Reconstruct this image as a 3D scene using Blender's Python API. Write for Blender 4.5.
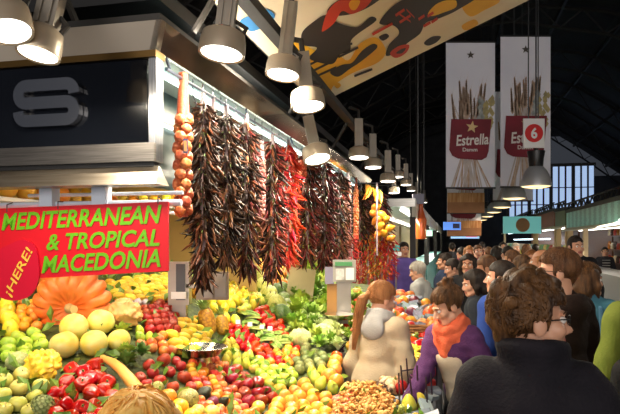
import bpy, math, random
import numpy as np
from mathutils import Vector, Matrix, Quaternion
random.seed(7); np.random.seed(7)
rnd = random.random
def ru(a, b): return a + (b - a) * random.random()
S = bpy.context.scene
for o in list(bpy.data.objects): bpy.data.objects.remove(o, do_unlink=True)
COL = S.collection
# ------------------------------------------------------------------ camera, world, light, exposure
F, CX, HZ, EYE = 603.0, 310.0, 241.0, 1.75
cam = bpy.data.objects.new('camera', bpy.data.cameras.new('camera')); COL.objects.link(cam)
cam.location = (0, 0, EYE); cam.rotation_euler = (math.pi / 2, 0, 0)
cam.data.sensor_width = 36; cam.data.lens = F / 620 * 36; cam.data.shift_y = (HZ - 207) / 620
cam.data.clip_end = 200; cam.data.clip_start = 0.05
S.camera = cam
S.view_settings.view_transform = 'Standard'; S.view_settings.look = 'None'
S.view_settings.gamma = 1; S.view_settings.exposure = 0.15
S.view_settings.use_curve_mapping = False
W_ = bpy.data.worlds.new('world'); S.world = W_; W_.use_nodes = True
W_.node_tree.nodes['Background'].inputs[0].default_value = (0.75, 0.82, 1, 1)
W_.node_tree.nodes['Background'].inputs[1].default_value = 0.04
AD = np.array((142.0, 603.0)) / math.hypot(142, 603)       # along the aisle
RD = np.array((AD[1], -AD[0]))                              # across the aisle, to the right
def W(u, v, z): p = u * RD + v * AD; return Vector((p[0], p[1], z))
def uv_of(x, y): return x * RD[0] + y * RD[1], x * AD[0] + y * AD[1]
ANG = math.atan2(RD[1], RD[0])
LP = dict(tube=150, spot=26, pend=130, rstall=100, front=70)
def area(name, loc, size, energy, color=(1, .9, .75), to=(0, 0, -1), size_y=None, parent=None, spread=math.pi):
    l = bpy.data.lights.new(name, 'AREA'); l.energy = energy; l.color = color; l.size = size
    l.spread = spread
    if size_y: l.shape = 'RECTANGLE'; l.size_y = size_y
    else: l.shape = 'DISK'
    o = bpy.data.objects.new(name, l); COL.objects.link(o); o.location = loc
    o.rotation_euler = Vector(to).to_track_quat('-Z', 'Y').to_euler()
    if parent: o.parent = parent
    return o
def strip_light(name, u0, u1, v0, v1, z, energy, color, to=(0, 0, -1)):
    a, b = W(u0, v0, z), W(u1, v1, z); d = b - a
    l = bpy.data.lights.new(name, 'AREA'); l.shape = 'RECTANGLE'; l.size = d.length; l.size_y = .06
    l.energy = energy; l.color = color
    o = bpy.data.objects.new(name, l); COL.objects.link(o); o.location = (a + b) / 2
    zax = -Vector(to).normalized(); x = d.normalized(); x = (x - zax * x.dot(zax)).normalized(); y = zax.cross(x)
    o.rotation_euler = Matrix((x, y, zax)).transposed().to_euler()
    return o
# fluorescent tubes under the two canopy fronts of the stall, and inside it
strip_light('canopy_tube_light', -1.42, -1.42, 2.6, 9.4, 2.47, 50, (1, .86, .62), (-.15, 0, -1))
strip_light('canopy_tube_light', -3.2, -1.45, 2.66, 2.66, 1.98, 13, (1, .86, .62), (0, .45, -1))
strip_light('stall_inner_light', -2.1, -2.1, 3.2, 9.0, 2.45, 60, (1, .87, .6))
strip_light('awning_fill', -1.5, -1.5, 2.8, 5.8, 2.80, 24, (1, .9, .74), (.75, 0, 1))  # added strip, unseen on the canopy roof, brightens the painted awning
# the facing stalls' strip lights and the pendants shine on the shoppers
strip_light('facing_stall_light', 2.8, 2.8, 4.0, 24, 1.98, 220, (1, .93, .8), (-.6, 0, -.8))
# added fill light far behind the camera, brightens banners and stall fronts
area('front_fill', W(1, -12, 4.5), 16, 1500, (1, .93, .86), to=(AD[0], AD[1], .0), size_y=8)
# ------------------------------------------------------------------ materials
MATS = {}
def hexc(c):
    if isinstance(c, str):
        c = c.lstrip('#'); v = [int(c[i:i + 2], 16) / 255 for i in (0, 2, 4)]
        return tuple(((x + .055) / 1.055) ** 2.4 if x > .04045 else x / 12.92 for x in v)
    return tuple(c)
def mat(name, c1, c2=None, rough=.5, metal=0, scale=6, bump=0, bscale=None, rand=0, spec=.5, emit=0, coat=0, kind='noise', stretch=None, detail=3, sss=0, contrast=(.35, .65)):
    if name in MATS: return MATS[name]
    m = bpy.data.materials.new(name); m.use_nodes = True; MATS[name] = m
    nt = m.node_tree; N = nt.nodes; L = nt.links; p = N['Principled BSDF']
    c1 = hexc(c1); c2 = hexc(c2) if c2 else None
    p.inputs['Base Color'].default_value = (*c1, 1); p.inputs['Roughness'].default_value = rough
    p.inputs['Metallic'].default_value = metal; p.inputs['Specular IOR Level'].default_value = spec
    if coat: p.inputs['Coat Weight'].default_value = coat; p.inputs['Coat Roughness'].default_value = .15
    if sss: p.inputs['Subsurface Weight'].default_value = sss; p.inputs['Subsurface Radius'].default_value = (.02, .01, .005)
    if emit:
        p.inputs['Emission Color'].default_value = (*c1, 1); p.inputs['Emission Strength'].default_value = emit
    if c2 or bump or rand:
        tc = N.new('ShaderNodeTexCoord'); mp = N.new('ShaderNodeMapping'); L.new(tc.outputs['Object'], mp.inputs[0])
        if stretch: mp.inputs['Scale'].default_value = stretch
        def tex(sc):
            if kind == 'voronoi':
                t = N.new('ShaderNodeTexVoronoi'); t.inputs['Scale'].default_value = sc; L.new(mp.outputs[0], t.inputs['Vector']); return t.outputs['Distance']
            if kind == 'wave':
                t = N.new('ShaderNodeTexWave'); t.inputs['Scale'].default_value = sc; t.inputs['Distortion'].default_value = 2.5
                t.inputs['Detail'].default_value = detail; L.new(mp.outputs[0], t.inputs['Vector']); return t.outputs['Fac']
            t = N.new('ShaderNodeTexNoise'); t.inputs['Scale'].default_value = sc; t.inputs['Detail'].default_value = detail
            L.new(mp.outputs[0], t.inputs['Vector']); return t.outputs['Fac']
        col = None
        if c2:
            r = N.new('ShaderNodeValToRGB'); L.new(tex(scale), r.inputs[0])
            r.color_ramp.elements[0].color = (*c1, 1); r.color_ramp.elements[1].color = (*c2, 1)
            r.color_ramp.elements[0].position, r.color_ramp.elements[1].position = contrast
            col = r.outputs[0]
        if rand:
            oi = N.new('ShaderNodeObjectInfo'); hs = N.new('ShaderNodeHueSaturation')
            mr = N.new('ShaderNodeMapRange'); mr.inputs[3].default_value = .5 - .05 * rand; mr.inputs[4].default_value = .5 + .05 * rand
            L.new(oi.outputs['Random'], mr.inputs[0]); L.new(mr.outputs[0], hs.inputs['Hue'])
            mv = N.new('ShaderNodeMapRange'); mv.inputs[3].default_value = 1 - .25 * rand; mv.inputs[4].default_value = 1 + .2 * rand
            fr = N.new('ShaderNodeMath'); fr.operation = 'MULTIPLY'; fr.inputs[1].default_value = 7.31
            fr2 = N.new('ShaderNodeMath'); fr2.operation = 'FRACT'
            L.new(oi.outputs['Random'], fr.inputs[0]); L.new(fr.outputs[0], fr2.inputs[0]); L.new(fr2.outputs[0], mv.inputs[0]); L.new(mv.outputs[0], hs.inputs['Value'])
            if col: L.new(col, hs.inputs['Color'])
            else: hs.inputs['Color'].default_value = (*c1, 1)
            col = hs.outputs[0]
        if col: L.new(col, p.inputs['Base Color'])
        if bump:
            b = N.new('ShaderNodeBump'); b.inputs['Strength'].default_value = bump; b.inputs['Distance'].default_value = .01
            L.new(tex(bscale or scale * 4), b.inputs['Height']); L.new(b.outputs[0], p.inputs['Normal'])
    return m
def glow(name, c, s): return mat(name, c, emit=s, rough=.4)
# ------------------------------------------------------------------ mesh builder
def wloc(o):
    v = Vector((0, 0, 0))
    while o: v += o.location; o = o.parent
    return v
def tagk(o, label=None, cat=None, group=None, kind=None):
    if label: o['label'] = label
    if cat: o['category'] = cat
    if group: o['group'] = group
    if kind: o['kind'] = kind
    return o
def root(name, loc, label, cat, group=None, rz=0):
    o = bpy.data.objects.new(name, None); COL.objects.link(o); o.location = loc; o.rotation_euler = (0, 0, rz)
    o.empty_display_size = .1
    return tagk(o, label, cat, group)
class MB:
    def __init__(s): s.v = []; s.f = []; s.m = []; s.n = 0
    def add(s, v, f, mi=0):
        s.v.extend([tuple(p) for p in v]); s.f.extend([tuple(i + s.n for i in q) for q in f])
        s.m.extend([mi] * len(f) if isinstance(mi, int) else mi); s.n = len(s.v); return s
    def hexa(s, p, mi=0): return s.add(p, [(0, 3, 2, 1), (4, 5, 6, 7), (0, 1, 5, 4), (1, 2, 6, 5), (2, 3, 7, 6), (3, 0, 4, 7)], mi)
    def box(s, c, d, mi=0, R=None):
        h = [(-1, -1, -1), (1, -1, -1), (1, 1, -1), (-1, 1, -1), (-1, -1, 1), (1, -1, 1), (1, 1, 1), (-1, 1, 1)]
        p = [Vector((a * d[0] / 2, b * d[1] / 2, e * d[2] / 2)) for a, b, e in h]
        if R is not None: p = [R @ q for q in p]
        return s.hexa([q + Vector(c) for q in p], mi)
    def boxW(s, u0, u1, v0, v1, z0, z1, mi=0):
        return s.hexa([W(u0, v0, z0), W(u1, v0, z0), W(u1, v1, z0), W(u0, v1, z0), W(u0, v0, z1), W(u1, v0, z1), W(u1, v1, z1), W(u0, v1, z1)], mi)
    def tube(s, pts, r, n=8, mi=0, cap=True, flat=1.0):
        P = [Vector(p) for p in pts]; k = len(P)
        r = [r] * k if isinstance(r, (int, float)) else r
        V = []; prev = None
        for i in range(k):
            t = (P[min(i + 1, k - 1)] - P[max(i - 1, 0)]).normalized()
            if prev is None: a = t.orthogonal().normalized()
            else: a = (prev - t * prev.dot(t)).normalized()
            prev = a; b = t.cross(a)
            for j in range(n):
                q = 2 * math.pi * j / n
                V.append(P[i] + (a * math.cos(q) + b * math.sin(q) * flat) * r[i])
        f = [(i * n + j, i * n + (j + 1) % n, (i + 1) * n + (j + 1) % n, (i + 1) * n + j) for i in range(k - 1) for j in range(n)]
        if cap: f.append(tuple(range(n - 1, -1, -1))); f.append(tuple((k - 1) * n + j for j in range(n)))
        return s.add(V, f, mi)
    def lathe(s, prof, n=20, mi=0, c=(0, 0, 0), R=None):
        k = len(prof); V = []
        for r, z in prof:
            for j in range(n):
                q = 2 * math.pi * j / n; p = Vector((r * math.cos(q), r * math.sin(q), z))
                if R is not None: p = R @ p
                V.append(p + Vector(c))
        f = [(i * n + j, i * n + (j + 1) % n, (i + 1) * n + (j + 1) % n, (i + 1) * n + j) for i in range(k - 1) for j in range(n)]
        if prof[0][0] > 1e-5: f.append(tuple(range(n - 1, -1, -1)))
        if prof[-1][0] > 1e-5: f.append(tuple((k - 1) * n + j for j in range(n)))
        return s.add(V, f, mi)
    def sph(s, fn, nu=14, nv=20, mi=0, c=(0, 0, 0), R=None):
        V = []; 
        for i in range(nu + 1):
            th = math.pi * i / nu
            if i in (0, nu): V.append(Vector(fn(th, 0)))
            else: V.extend(Vector(fn(th, 2 * math.pi * j / nv)) for j in range(nv))
        if R is not None: V = [R @ p for p in V]
        V = [p + Vector(c) for p in V]
        f = [(0, 1 + j, 1 + (j + 1) % nv) for j in range(nv)]
        for i in range(1, nu - 1):
            a, b = 1 + (i - 1) * nv, 1 + i * nv
            f += [(a + j, b + j, b + (j + 1) % nv, a + (j + 1) % nv) for j in range(nv)]
        a = 1 + (nu - 2) * nv; e = len(V) - 1
        f += [(a + j, e, a + (j + 1) % nv) for j in range(nv)]
        return s.add(V, f, mi)
    def ell(s, c, r, mi=0, nu=8, nv=12, R=None):
        return s.sph(lambda t, p: (r[0] * math.sin(t) * math.cos(p), r[1] * math.sin(t) * math.sin(p), r[2] * math.cos(t)), nu, nv, mi, c, R)
    def poly(s, pts, thick, mi=0):                     # prism: pts 3D planar ring, thick a vector
        P = [Vector(p) for p in pts]; t = Vector(thick); n = len(P)
        return s.add(P + [p + t for p in P], [tuple(range(n - 1, -1, -1)), tuple(range(n, 2 * n))] + [(i, (i + 1) % n, n + (i + 1) % n, n + i) for i in range(n)], mi)
    def mesh(s, name, mats, smooth=True):
        me = bpy.data.meshes.new(name); me.from_pydata(s.v, [], s.f)
        for m in (mats if isinstance(mats, (list, tuple)) else [mats]): me.materials.append(m)
        me.polygons.foreach_set('material_index', s.m)
        me.polygons.foreach_set('use_smooth', [smooth] * len(s.f)); me.update()
        if smooth:
            try: me.set_sharp_from_angle(angle=math.radians(45))
            except Exception: pass
        return me
    def build(s, name, mats, parent=None, local=False, origin=None, smooth=True):
        off = Vector((0, 0, 0))
        if not local:
            if parent is not None: off = wloc(parent)
            else:
                if origin is None:
                    a = np.array(s.v); origin = ((a[:, 0].min() + a[:, 0].max()) / 2, (a[:, 1].min() + a[:, 1].max()) / 2, a[:, 2].min())
                off = Vector(origin)
            s.v = [(p[0] - off[0], p[1] - off[1], p[2] - off[2]) for p in s.v]
        o = bpy.data.objects.new(name, s.mesh(name, mats, smooth)); COL.objects.link(o)
        if parent is not None: o.parent = parent
        elif not local: o.location = off
        return o
def new(name, me, loc=(0, 0, 0), parent=None, rot=None, sc=None):
    o = bpy.data.objects.new(name, me); COL.objects.link(o); o.location = loc
    if rot is not None: o.rotation_euler = rot
    if sc is not None: o.scale = sc if not isinstance(sc, (int, float)) else (sc,) * 3
    if parent is not None: o.parent = parent
    return o
def copy_tree(o, parent=None):
    c = o.copy(); COL.objects.link(c)
    if parent is not None: c.parent = parent
    for ch in list(o.children): copy_tree(ch, c)
    return c
def P(px, py, d): return Vector(((px - CX) / F * d, d, EYE - (py - HZ) / F * d))
def proj(p): return CX + F * p[0] / p[1], HZ - F * (p[2] - EYE) / p[1]
def onV(px, py, v): q = (px - CX) / F; return P(px, py, v / (AD[1] + AD[0] * q))
def onU(px, py, u): q = (px - CX) / F; return P(px, py, u / (RD[0] * q + RD[1]))
def text(body, mi_off=.0, shear=0):
    c = bpy.data.curves.new('t', 'FONT'); c.body = body; c.offset = mi_off; c.shear = shear; c.resolution_u = 3
    o = bpy.data.objects.new('t', c); COL.objects.link(o)
    dg = bpy.context.evaluated_depsgraph_get(); me = bpy.data.meshes.new_from_object(o.evaluated_get(dg))
    v = np.array([tuple(x.co) for x in me.vertices]); f = [tuple(p.vertices) for p in me.polygons]
    bpy.data.objects.remove(o); bpy.data.curves.remove(c); bpy.data.meshes.remove(me)
    v[:, 0] -= v[:, 0].min(); v[:, 0] /= v[:, 0].max(); lo, hi = v[:, 1].min(), v[:, 1].max()
    v[:, 1] = (v[:, 1] - lo) / (hi - lo)
    return v, f
def text_on(mb, body, o, ex, ey, off=.0, shear=0, mi=0, lift=None):       # fit text in the box o + a*ex + b*ey
    v, f = text(body, off, shear); o, ex, ey = Vector(o), Vector(ex), Vector(ey); n = ex.cross(ey).normalized() * (lift if lift is not None else .002)
    mb.add([o + ex * a + ey * b + n for a, b, _ in v], f, mi)
def smooth_ring(pts, n=5):
    P_ = [np.array(p, float) for p in pts]; k = len(P_); out = []
    for i in range(k):
        a, b, c, d = P_[i - 1], P_[i], P_[(i + 1) % k], P_[(i + 2) % k]
        for j in range(n):
            t = j / n
            out.append(.5 * ((2 * b) + (c - a) * t + (2 * a - 5 * b + 4 * c - d) * t * t + (3 * b - a - 3 * c + d) * t ** 3))
    return out
def rot_to(d, roll=0):                                   # matrix taking +Z to d
    return Vector(d).to_track_quat('Z', 'Y').to_matrix() @ Matrix.Rotation(roll, 3, 'Z')
# common materials
M_ = {}
chrome = mat('polished_steel', (.75, .74, .72), rough=.14, metal=1)
steel = mat('brushed_steel', (.55, .53, .50), (.72, .70, .66), rough=.32, metal=1, scale=3, stretch=(2, 2, 60))
blackgl = mat('black_glass', (.004, .005, .008), rough=.07, spec=.6, coat=.3)
blackm = mat('black_metal', (.008, .008, .009), rough=.5)
darkm = mat('dark_steel', (.02, .018, .016), (.035, .03, .025), rough=.6, scale=4)
white_p = mat('white_paint', (.75, .76, .78), rough=.4)
cream = mat('lamp_housing', (.36, .29, .21), rough=.4, metal=.2)
# ------------------------------------------------------------------ the hall
m_floor = mat('worn_stone_floor', (.06, .052, .045), (.10, .09, .08), rough=.35, scale=3, bump=.1)
m_roof = mat('dark_roof_boards', (.008, .007, .006), (.018, .014, .012), rough=.8, scale=1.5, stretch=(1, 9, 1), bump=.2)
m_iron = mat('roof_iron', (.012, .010, .009), rough=.6)
m_wall = mat('dark_hall_wall', (.02, .02, .024), (.03, .03, .035), rough=.8, scale=2)
def struct(o): o['kind'] = 'structure'; return o
b = MB(); b.boxW(-9, 12, -4, 46, -.1, 0); struct(b.build('floor', m_floor, smooth=False))
b = MB()
RU = [(-9, 6.0), (-6, 8.2), (-2, 10.2), (2, 10.9), (6, 10.2), (9, 8.2), (12, 6.0)]
for (u0, z0), (u1, z1) in zip(RU[:-1], RU[1:]):
    b.hexa([W(u0, -4, z0), W(u1, -4, z1), W(u1, 46, z1), W(u0, 46, z0), W(u0, -4, z0 + .15), W(u1, -4, z1 + .15), W(u1, 46, z1 + .15), W(u0, 46, z0 + .15)])
ceil = struct(b.build('ceiling', m_roof, smooth=False))
def rz_at(u):
    for (u0, z0), (u1, z1) in zip(RU[:-1], RU[1:]):
        if u0 <= u <= u1: return z0 + (z1 - z0) * (u - u0) / (u1 - u0)
    return 6
# iron arches and purlins under the roof
for i, v in enumerate(range(4, 45, 5)):
    b = MB()
    us = np.linspace(-8.9, 11.9, 27)
    top = [W(u, v, rz_at(u) - .12) for u in us]; low = [W(u, v, rz_at(u) - .75 - .5 * abs(u - 1.5) / 10) for u in us]
    b.tube(top, .07, 5); b.tube(low, .06, 5)
    for k in range(0, 26): b.tube([top[k], low[k + 1]] if k % 2 else [low[k], top[k + 1]], .03, 4)
    t = b.build('roof_truss', m_iron); tagk(t, '%s iron lattice arch of the dark roof, counting away from the camera' % ('first', 'second', 'third', 'fourth', 'fifth', 'sixth', 'seventh', 'eighth', 'ninth')[i], 'roof truss', 'iron arches of the hall roof'); 
for k, u in enumerate((-7.5, -5, -2.5, -.3, 2, 4, 6.2, 8.4, 10.5)):
    b = MB(); b.boxW(u - .05, u + .05, -4, 46, rz_at(u) - .17, rz_at(u) - .02)
    tagk(b.build('roof_purlin', m_iron, smooth=False), 'long iron purlin running along the dark market hall roof', 'roof beam', 'purlins of the hall roof')
# end wall with tall louvred windows
b = MB(); b.boxW(-9, 12, 45.6, 45.9, 0, 6.3); b.boxW(-9, 12, 45.6, 45.9, 9.2, 11); b.boxW(-9, 2.0, 45.6, 45.9, 6.3, 9.2)
struct(b.build('wall_back', m_wall, smooth=False))
b = MB(); b.boxW(11.9, 12.1, -4, 46, 0, 6.2); struct(b.build('wall_right', m_wall, smooth=False))
b = MB(); b.boxW(-9.1, -8.9, -4, 46, 0, 6.2); struct(b.build('wall_left', m_wall, smooth=False))
m_day = glow('daylight_glass', (.42, .58, .88), .75)
m_mull = mat('window_iron', (.02, .02, .025), rough=.5)
WV = 42.0
for i in range(4):                                      # windows in a screen of iron posts above the stalls
    u0 = 3.6 + i * 1.35
    t = root('window_%d' % (i + 1), W(u0, WV, 2.9), '%s tall bluish window between dark iron posts, counting from the left' % ('first', 'second', 'third', 'fourth')[i], 'window', 'tall windows above the far stalls')
    t['kind'] = 'structure'
    b = MB()
    for k in range(3):
        a = u0 + .12 + k * .41; b.boxW(a, a + .30, WV, WV + .02, 3.0, 6.6)
    b.build('window_pane', m_day, t, smooth=False)
    b = MB()
    b.boxW(u0 - .1, u0 + .1, WV - .12, WV + .05, 2.9, 6.7)
    for z in (4.1, 5.2): b.boxW(u0 + .1, u0 + 1.25, WV - .03, WV + .0, z, z + .06)
    for k in range(2): a = u0 + .42 + k * .41; b.boxW(a, a + .11, WV - .06, WV + .03, 2.9, 6.7)
    b.boxW(u0 - .1, u0 + 1.35, WV - .1, WV + .05, 6.6, 6.8); b.boxW(u0 - .1, u0 + 1.35, WV - .1, WV + .05, 2.8, 3.0)
    b.build('window_frame', m_mull, t, smooth=False)
# ------------------------------------------------------------------ painted awning panel over the stall
PZ0, PZ1, PU0, PU1, PVF = 3.115, 4.25, -1.32, 1.32, 5.90
def on_panel(px, py, lift=.0):
    # ray with the sloping panel plane z = a + k u
    k = (PZ1 - PZ0) / (PU1 - PU0); q = (px - CX) / F; w = (HZ - py) / F
    ud = RD[0] * q + RD[1]
    d = (PZ0 - k * PU0 - EYE) / (w - k * ud); p = P(px, py, d); p.z -= lift; return p
m_cream = mat('cream_canvas', (.86, .68, .44), (.92, .76, .52), rough=.7, scale=2)
m_pblk = mat('paint_black', (.035, .024, .018), rough=.6); m_pyel = mat('paint_yellow', (.95, .50, .02), (.88, .40, .015), rough=.6, scale=3)
m_pred = mat('paint_red', (.66, .05, .015), rough=.6); m_pblu = mat('paint_blue', (.04, .22, .50), rough=.6)
aw = root('painted_awning', W(PU0, PVF, PZ0), 'sloping cream awning panel painted with black, yellow, red and blue abstract shapes above the stall', 'awning')
b = MB(); b.hexa([W(PU0, 1.2, PZ0), W(PU1, 1.2, PZ1), W(PU1, PVF, PZ1), W(PU0, PVF, PZ0), W(PU0, 1.2, PZ0 + .04), W(PU1, 1.2, PZ1 + .04), W(PU1, PVF, PZ1 + .04), W(PU0, PVF, PZ0 + .04)])
def blob(pts, mi, lift, sm=True):
    r = smooth_ring(pts, 5) if sm else pts
    b.add([on_panel(x, y, lift) for x, y in r], [tuple(range(len(r)))], mi)
blob([(284, 46), (296, 40), (316, 50), (334, 50), (348, 60), (360, 43), (376, 37), (386, 50), (378, 62), (352, 73), (333, 86), (330, 97), (318, 88), (306, 70)], 2, .004)
blob([(240, 20), (252, 14), (264, 8), (275, 15), (266, 25), (252, 31), (246, 27)], 4, .004)
blob([(470, 16), (484, 10), (500, 0), (478, -6), (462, 4)], 2, .004); blob([(462, 25), (474, 19), (478, 24), (466, 30)], 2, .004)
blob([(302, 32), (312, 22), (326, 14), (338, 22), (352, 26), (360, 25), (371, 16), (376, 20), (358, 33), (351, 40), (350, 50), (340, 54), (333, 63), (320, 62), (309, 57), (317, 47), (303, 44)], 1, .006)
blob([(327, 12), (334, 2), (356, -8), (390, -12), (374, 3), (356, 12), (338, 15)], 1, .006)
blob([(380, 20), (392, 6), (410, -4), (450, -14), (478, -6), (458, 9), (441, 17), (426, 22), (420, 33), (408, 42), (396, 52), (386, 55), (389, 44), (399, 33), (394, 25), (382, 24)], 1, .006)
blob([(322, 28), (328, 10), (342, -2), (372, -6), (366, 6), (352, 13), (342, 10), (334, 22), (324, 30)], 3, .008)
blob([(330, 71), (342, 64), (352, 62), (362, 50), (373, 43), (377, 47), (362, 60), (350, 68), (338, 76)], 1, .007)
blob([(428, 12), (438, 2), (454, -2), (456, 6), (442, 12), (432, 15)], 2, .009)
blob([(390, 52), (399, 45), (409, 44), (406, 52), (396, 57)], 3, .009); blob([(396, 52), (401, 48), (406, 47), (402, 52)], 1, .011)
blob([(424, 42), (432, 36), (441, 36), (436, 42), (428, 45)], 1, .006)
blob([(349, 2), (355, -4), (360, 0), (356, 8), (351, 8)], 2, .010)
for x0, y0, x1, y1 in ((395, 14, 404, 8), (399, 21, 410, 14), (406, 8, 414, 16), (398, 12, 410, 20), (372, 33, 392, 22), (418, 18, 424, 14), (427, 15, 433, 11), (423, 25, 430, 21), (431, 21, 437, 17)):
    blob([(x0, y0 - 1), (x1, y1 - 1), (x1 + 1, y1 + 1.5), (x0 + 1, y0 + 1.5)], 3, .010, False)
for x0, y0, x1, y1 in ((310, 63, 326, 55), (312, 70, 332, 60), (314, 76, 336, 66), (334, 50, 352, 42), (338, 56, 358, 46), (354, 75, 372, 68), (340, 47, 344, 58)):
    blob([(x0, y0 - 1), (x1, y1 - 1), (x1 + .6, y1 + 1.2), (x0 + .6, y0 + 1.2)], 1, .010, False)
blob([(334, 84), (338, 82), (341, 85), (337, 88)], 2, .005); blob([(379, 36), (386, 33), (389, 36), (383, 40)], 1, .006)
b.build('canvas_panel', [m_cream, m_pblk, m_pyel, m_pred, m_pblu], aw, smooth=False)
b = MB(); b.boxW(PU0 - .06, PU0 + .02, 1.2, PVF, PZ0 + .05, PZ0 + .13)
b.hexa([W(PU0, PVF - .02, PZ0 + .04), W(PU1, PVF - .02, PZ1 + .04), W(PU1, PVF + .02, PZ1 + .04), W(PU0, PVF + .02, PZ0 + .04), W(PU0, PVF - .02, PZ0 + .1), W(PU1, PVF - .02, PZ1 + .1), W(PU1, PVF + .02, PZ1 + .1), W(PU0, PVF + .02, PZ0 + .1)])
b.build('awning_frame', darkm, aw, smooth=False)
# props that carry the awning from the stall roof
for v in (3.2, 5.6): MB().tube([W(PU0, v, PZ0), W(-1.6, v, 2.7)], .02, 6).build('awning_strut', darkm, aw)
# ------------------------------------------------------------------ banners
m_bsky = mat('banner_cloth', (.70, .70, .80), (.78, .77, .84), rough=.7, scale=1.2)
m_glass = mat('banner_red', (.20, .004, .02), (.14, .002, .012), rough=.6, scale=2)
m_wheat = mat('banner_wheat', (.34, .21, .14), (.55, .40, .30), rough=.7, scale=8); m_hop = mat('banner_hops', (.25, .22, .12), (.45, .36, .14), rough=.7, scale=12)
m_hop2 = mat('banner_hops_grey', (.16, .19, .18), (.36, .37, .36), rough=.7, scale=12)
m_bwht = mat('banner_white', (.75, .72, .68), rough=.7); m_bgold = mat('banner_star', (.70, .50, .25), rough=.7); m_bdark = mat('banner_dark_star', (.07, .06, .05), rough=.7)
m_pale = mat('banner_stalks', (.42, .38, .38), (.55, .48, .44), rough=.7, scale=5); m_amber = mat('banner_amber', (.42, .17, .05), (.62, .33, .15), rough=.7, scale=3, stretch=(6, 1, .6)); m_hem = mat('banner_hem', (.30, .12, .05), (.40, .18, .08), rough=.7, scale=3)
def star(c, r, ex, ez, rot=0):
    return [c + ex * (math.sin(rot + math.pi * k / 5) * (r if k % 2 == 0 else r * .42)) + ez * (math.cos(rot + math.pi * k / 5) * (r if k % 2 == 0 else r * .42)) for k in range(10)]
def banner(px, py0, py1, w_px, d, label, seed, lower=False):
    R_ = random.Random(seed)
    p0 = P(px, py1, d); w = w_px / F * d; h = (py1 - py0) / F * d
    t = root('hanging_banner', p0 + Vector((w / 2, 0, 0)), label, 'banner', 'beer banners over the aisle')
    ex, ez, n = Vector((1, 0, 0)), Vector((0, 0, 1)), Vector((0, -.004, 0))
    def pt(a, c, k=1): return p0 + ex * (a * w) + ez * (c * h) + n * k
    b = MB(); V = []; nx = 16                                        # gently waving cloth
    for i in range(nx + 1):
        for c in (0, 1): V.append(pt(i / nx, c, 0))
    b.add(V + [p - n for p in V], [(2 * i, 2 * i + 2, 2 * i + 3, 2 * i + 1) for i in range(nx)] + [(2 * nx + 2 + 2 * i, 2 * nx + 3 + 2 * i, 2 * nx + 5 + 2 * i, 2 * nx + 4 + 2 * i) for i in range(nx)], 0)
    # stalks of wheat under and over the emblem
    k = 1
    for i in range(26):
        a0 = R_.uniform(.34, .62); a1 = R_.uniform(.12, .80) if i < 20 else R_.uniform(.2, .5); top = R_.uniform(.52, .70)
        z0 = .0; wd = .016
        a_b = a0 + (a0 - a1) * .7
        b.add([pt(min(max(a_b - wd, .01), .97), z0, k), pt(min(max(a_b + wd, .03), .99), z0, k), pt(a1 + wd * .6, top, k), pt(a1 - wd * .6, top, k)], [(0, 1, 2, 3)], 8 if i % 3 else 7); k += .05
        for j in range(10):                                    # the ear and its bristles
            s_ = j / 9; c = top - .12 + .14 * s_; aa = a1 + (a1 - a0) * (s_ - .9) * .12; q = .038 * (1.1 - s_ * .6)
            b.add([pt(aa, c - .012, k), pt(aa + q, c + .012, k), pt(aa, c + .028, k), pt(aa - q, c + .012, k)], [(0, 1, 2, 3)], 2)
            if j % 2: sg = 1 if j % 4 == 1 else -1; b.add([pt(aa, c, k), pt(aa + .004, c, k), pt(aa + sg * .05, c + .09, k)], [(0, 1, 2)], 2)
        k += .05
    for i in range(60):                                        # hops at the right
        t_ = R_.random(); cx_ = .62 + .30 * R_.random() + .06 * t_; cz_ = .40 + .22 * t_; q = .05
        if cx_ > .95: cx_ = .95
        b.add([pt(cx_, cz_ - q * .45, k), pt(cx_ + q * .9, cz_, k), pt(cx_, cz_ + q * .5, k), pt(cx_ - q, cz_, k)], [(0, 1, 2, 3)], 3 if cx_ > .76 else 4); k += .03
    b2 = MB()
    g = [(.10, .47), (.92, .47), (.86, .25), (.82, .21), (.72, .19), (.24, .20), (.12, .22), (.06, .26)]
    if lower: pass
    r = [pt(a, c, k + 2) for a, c in g]; b2.add(r, [tuple(range(len(r)))], 1)
    b.add(star(pt(.5, .91, 3), w * .085, ex, ez), [tuple(range(10))], 6)
    if lower:
        b.add([pt(0, 0, k + 6), pt(1, 0, k + 6), pt(1, .17, k + 6), pt(0, .17, k + 6)], [(0, 1, 2, 3)], 9)
        b.add([pt(0, 0, k + 7), pt(1, 0, k + 7), pt(1, .09, k + 7), pt(0, .09, k + 7)], [(0, 1, 2, 3)], 10)
    b.build('banner_cloth', [m_bsky, m_glass, m_wheat, m_hop, m_hop2, m_bwht, m_bdark, m_wheat, m_pale, m_amber, m_hem], t, smooth=False)
    b2.add(star(pt(.52, .415, k + 4), w * .13, ex, ez, .15), [tuple(range(10))], 2)
    text_on(b2, 'Estrella', pt(.20, .285, k + 4), ex * (w * .66) + ez * (h * .012), ez * (h * .075), .02, .1, 3, .002)
    text_on(b2, 'Damm', pt(.33, .248, k + 4), ex * (w * .30), ez * (h * .026), .02, 0, 3, .002)
    b2.build('emblem', [m_bsky, m_glass, m_bgold, m_bwht], t, smooth=False)
    for zz in (0, 1): MB().tube([pt(-.01, zz, 1), pt(1.01, zz, 1)], .018, 8).build('banner_rod', blackm, t)
    for a in (.05, .95): p = pt(a, 1, 1); u, v = uv_of(p.x, p.y); MB().tube([p, Vector((p.x, p.y, rz_at(u) - .1))], .006, 5).build('banner_cable', blackm, t)
    return t
banner(446, 42, 188, 49, 12.0, 'pale wheat banner with red emblem, leftmost and nearest of the hanging banners', 1)
banner(500.5, 36, 187, 50, 12.0, 'pale wheat banner with red emblem behind the round number six sign', 2)
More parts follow.
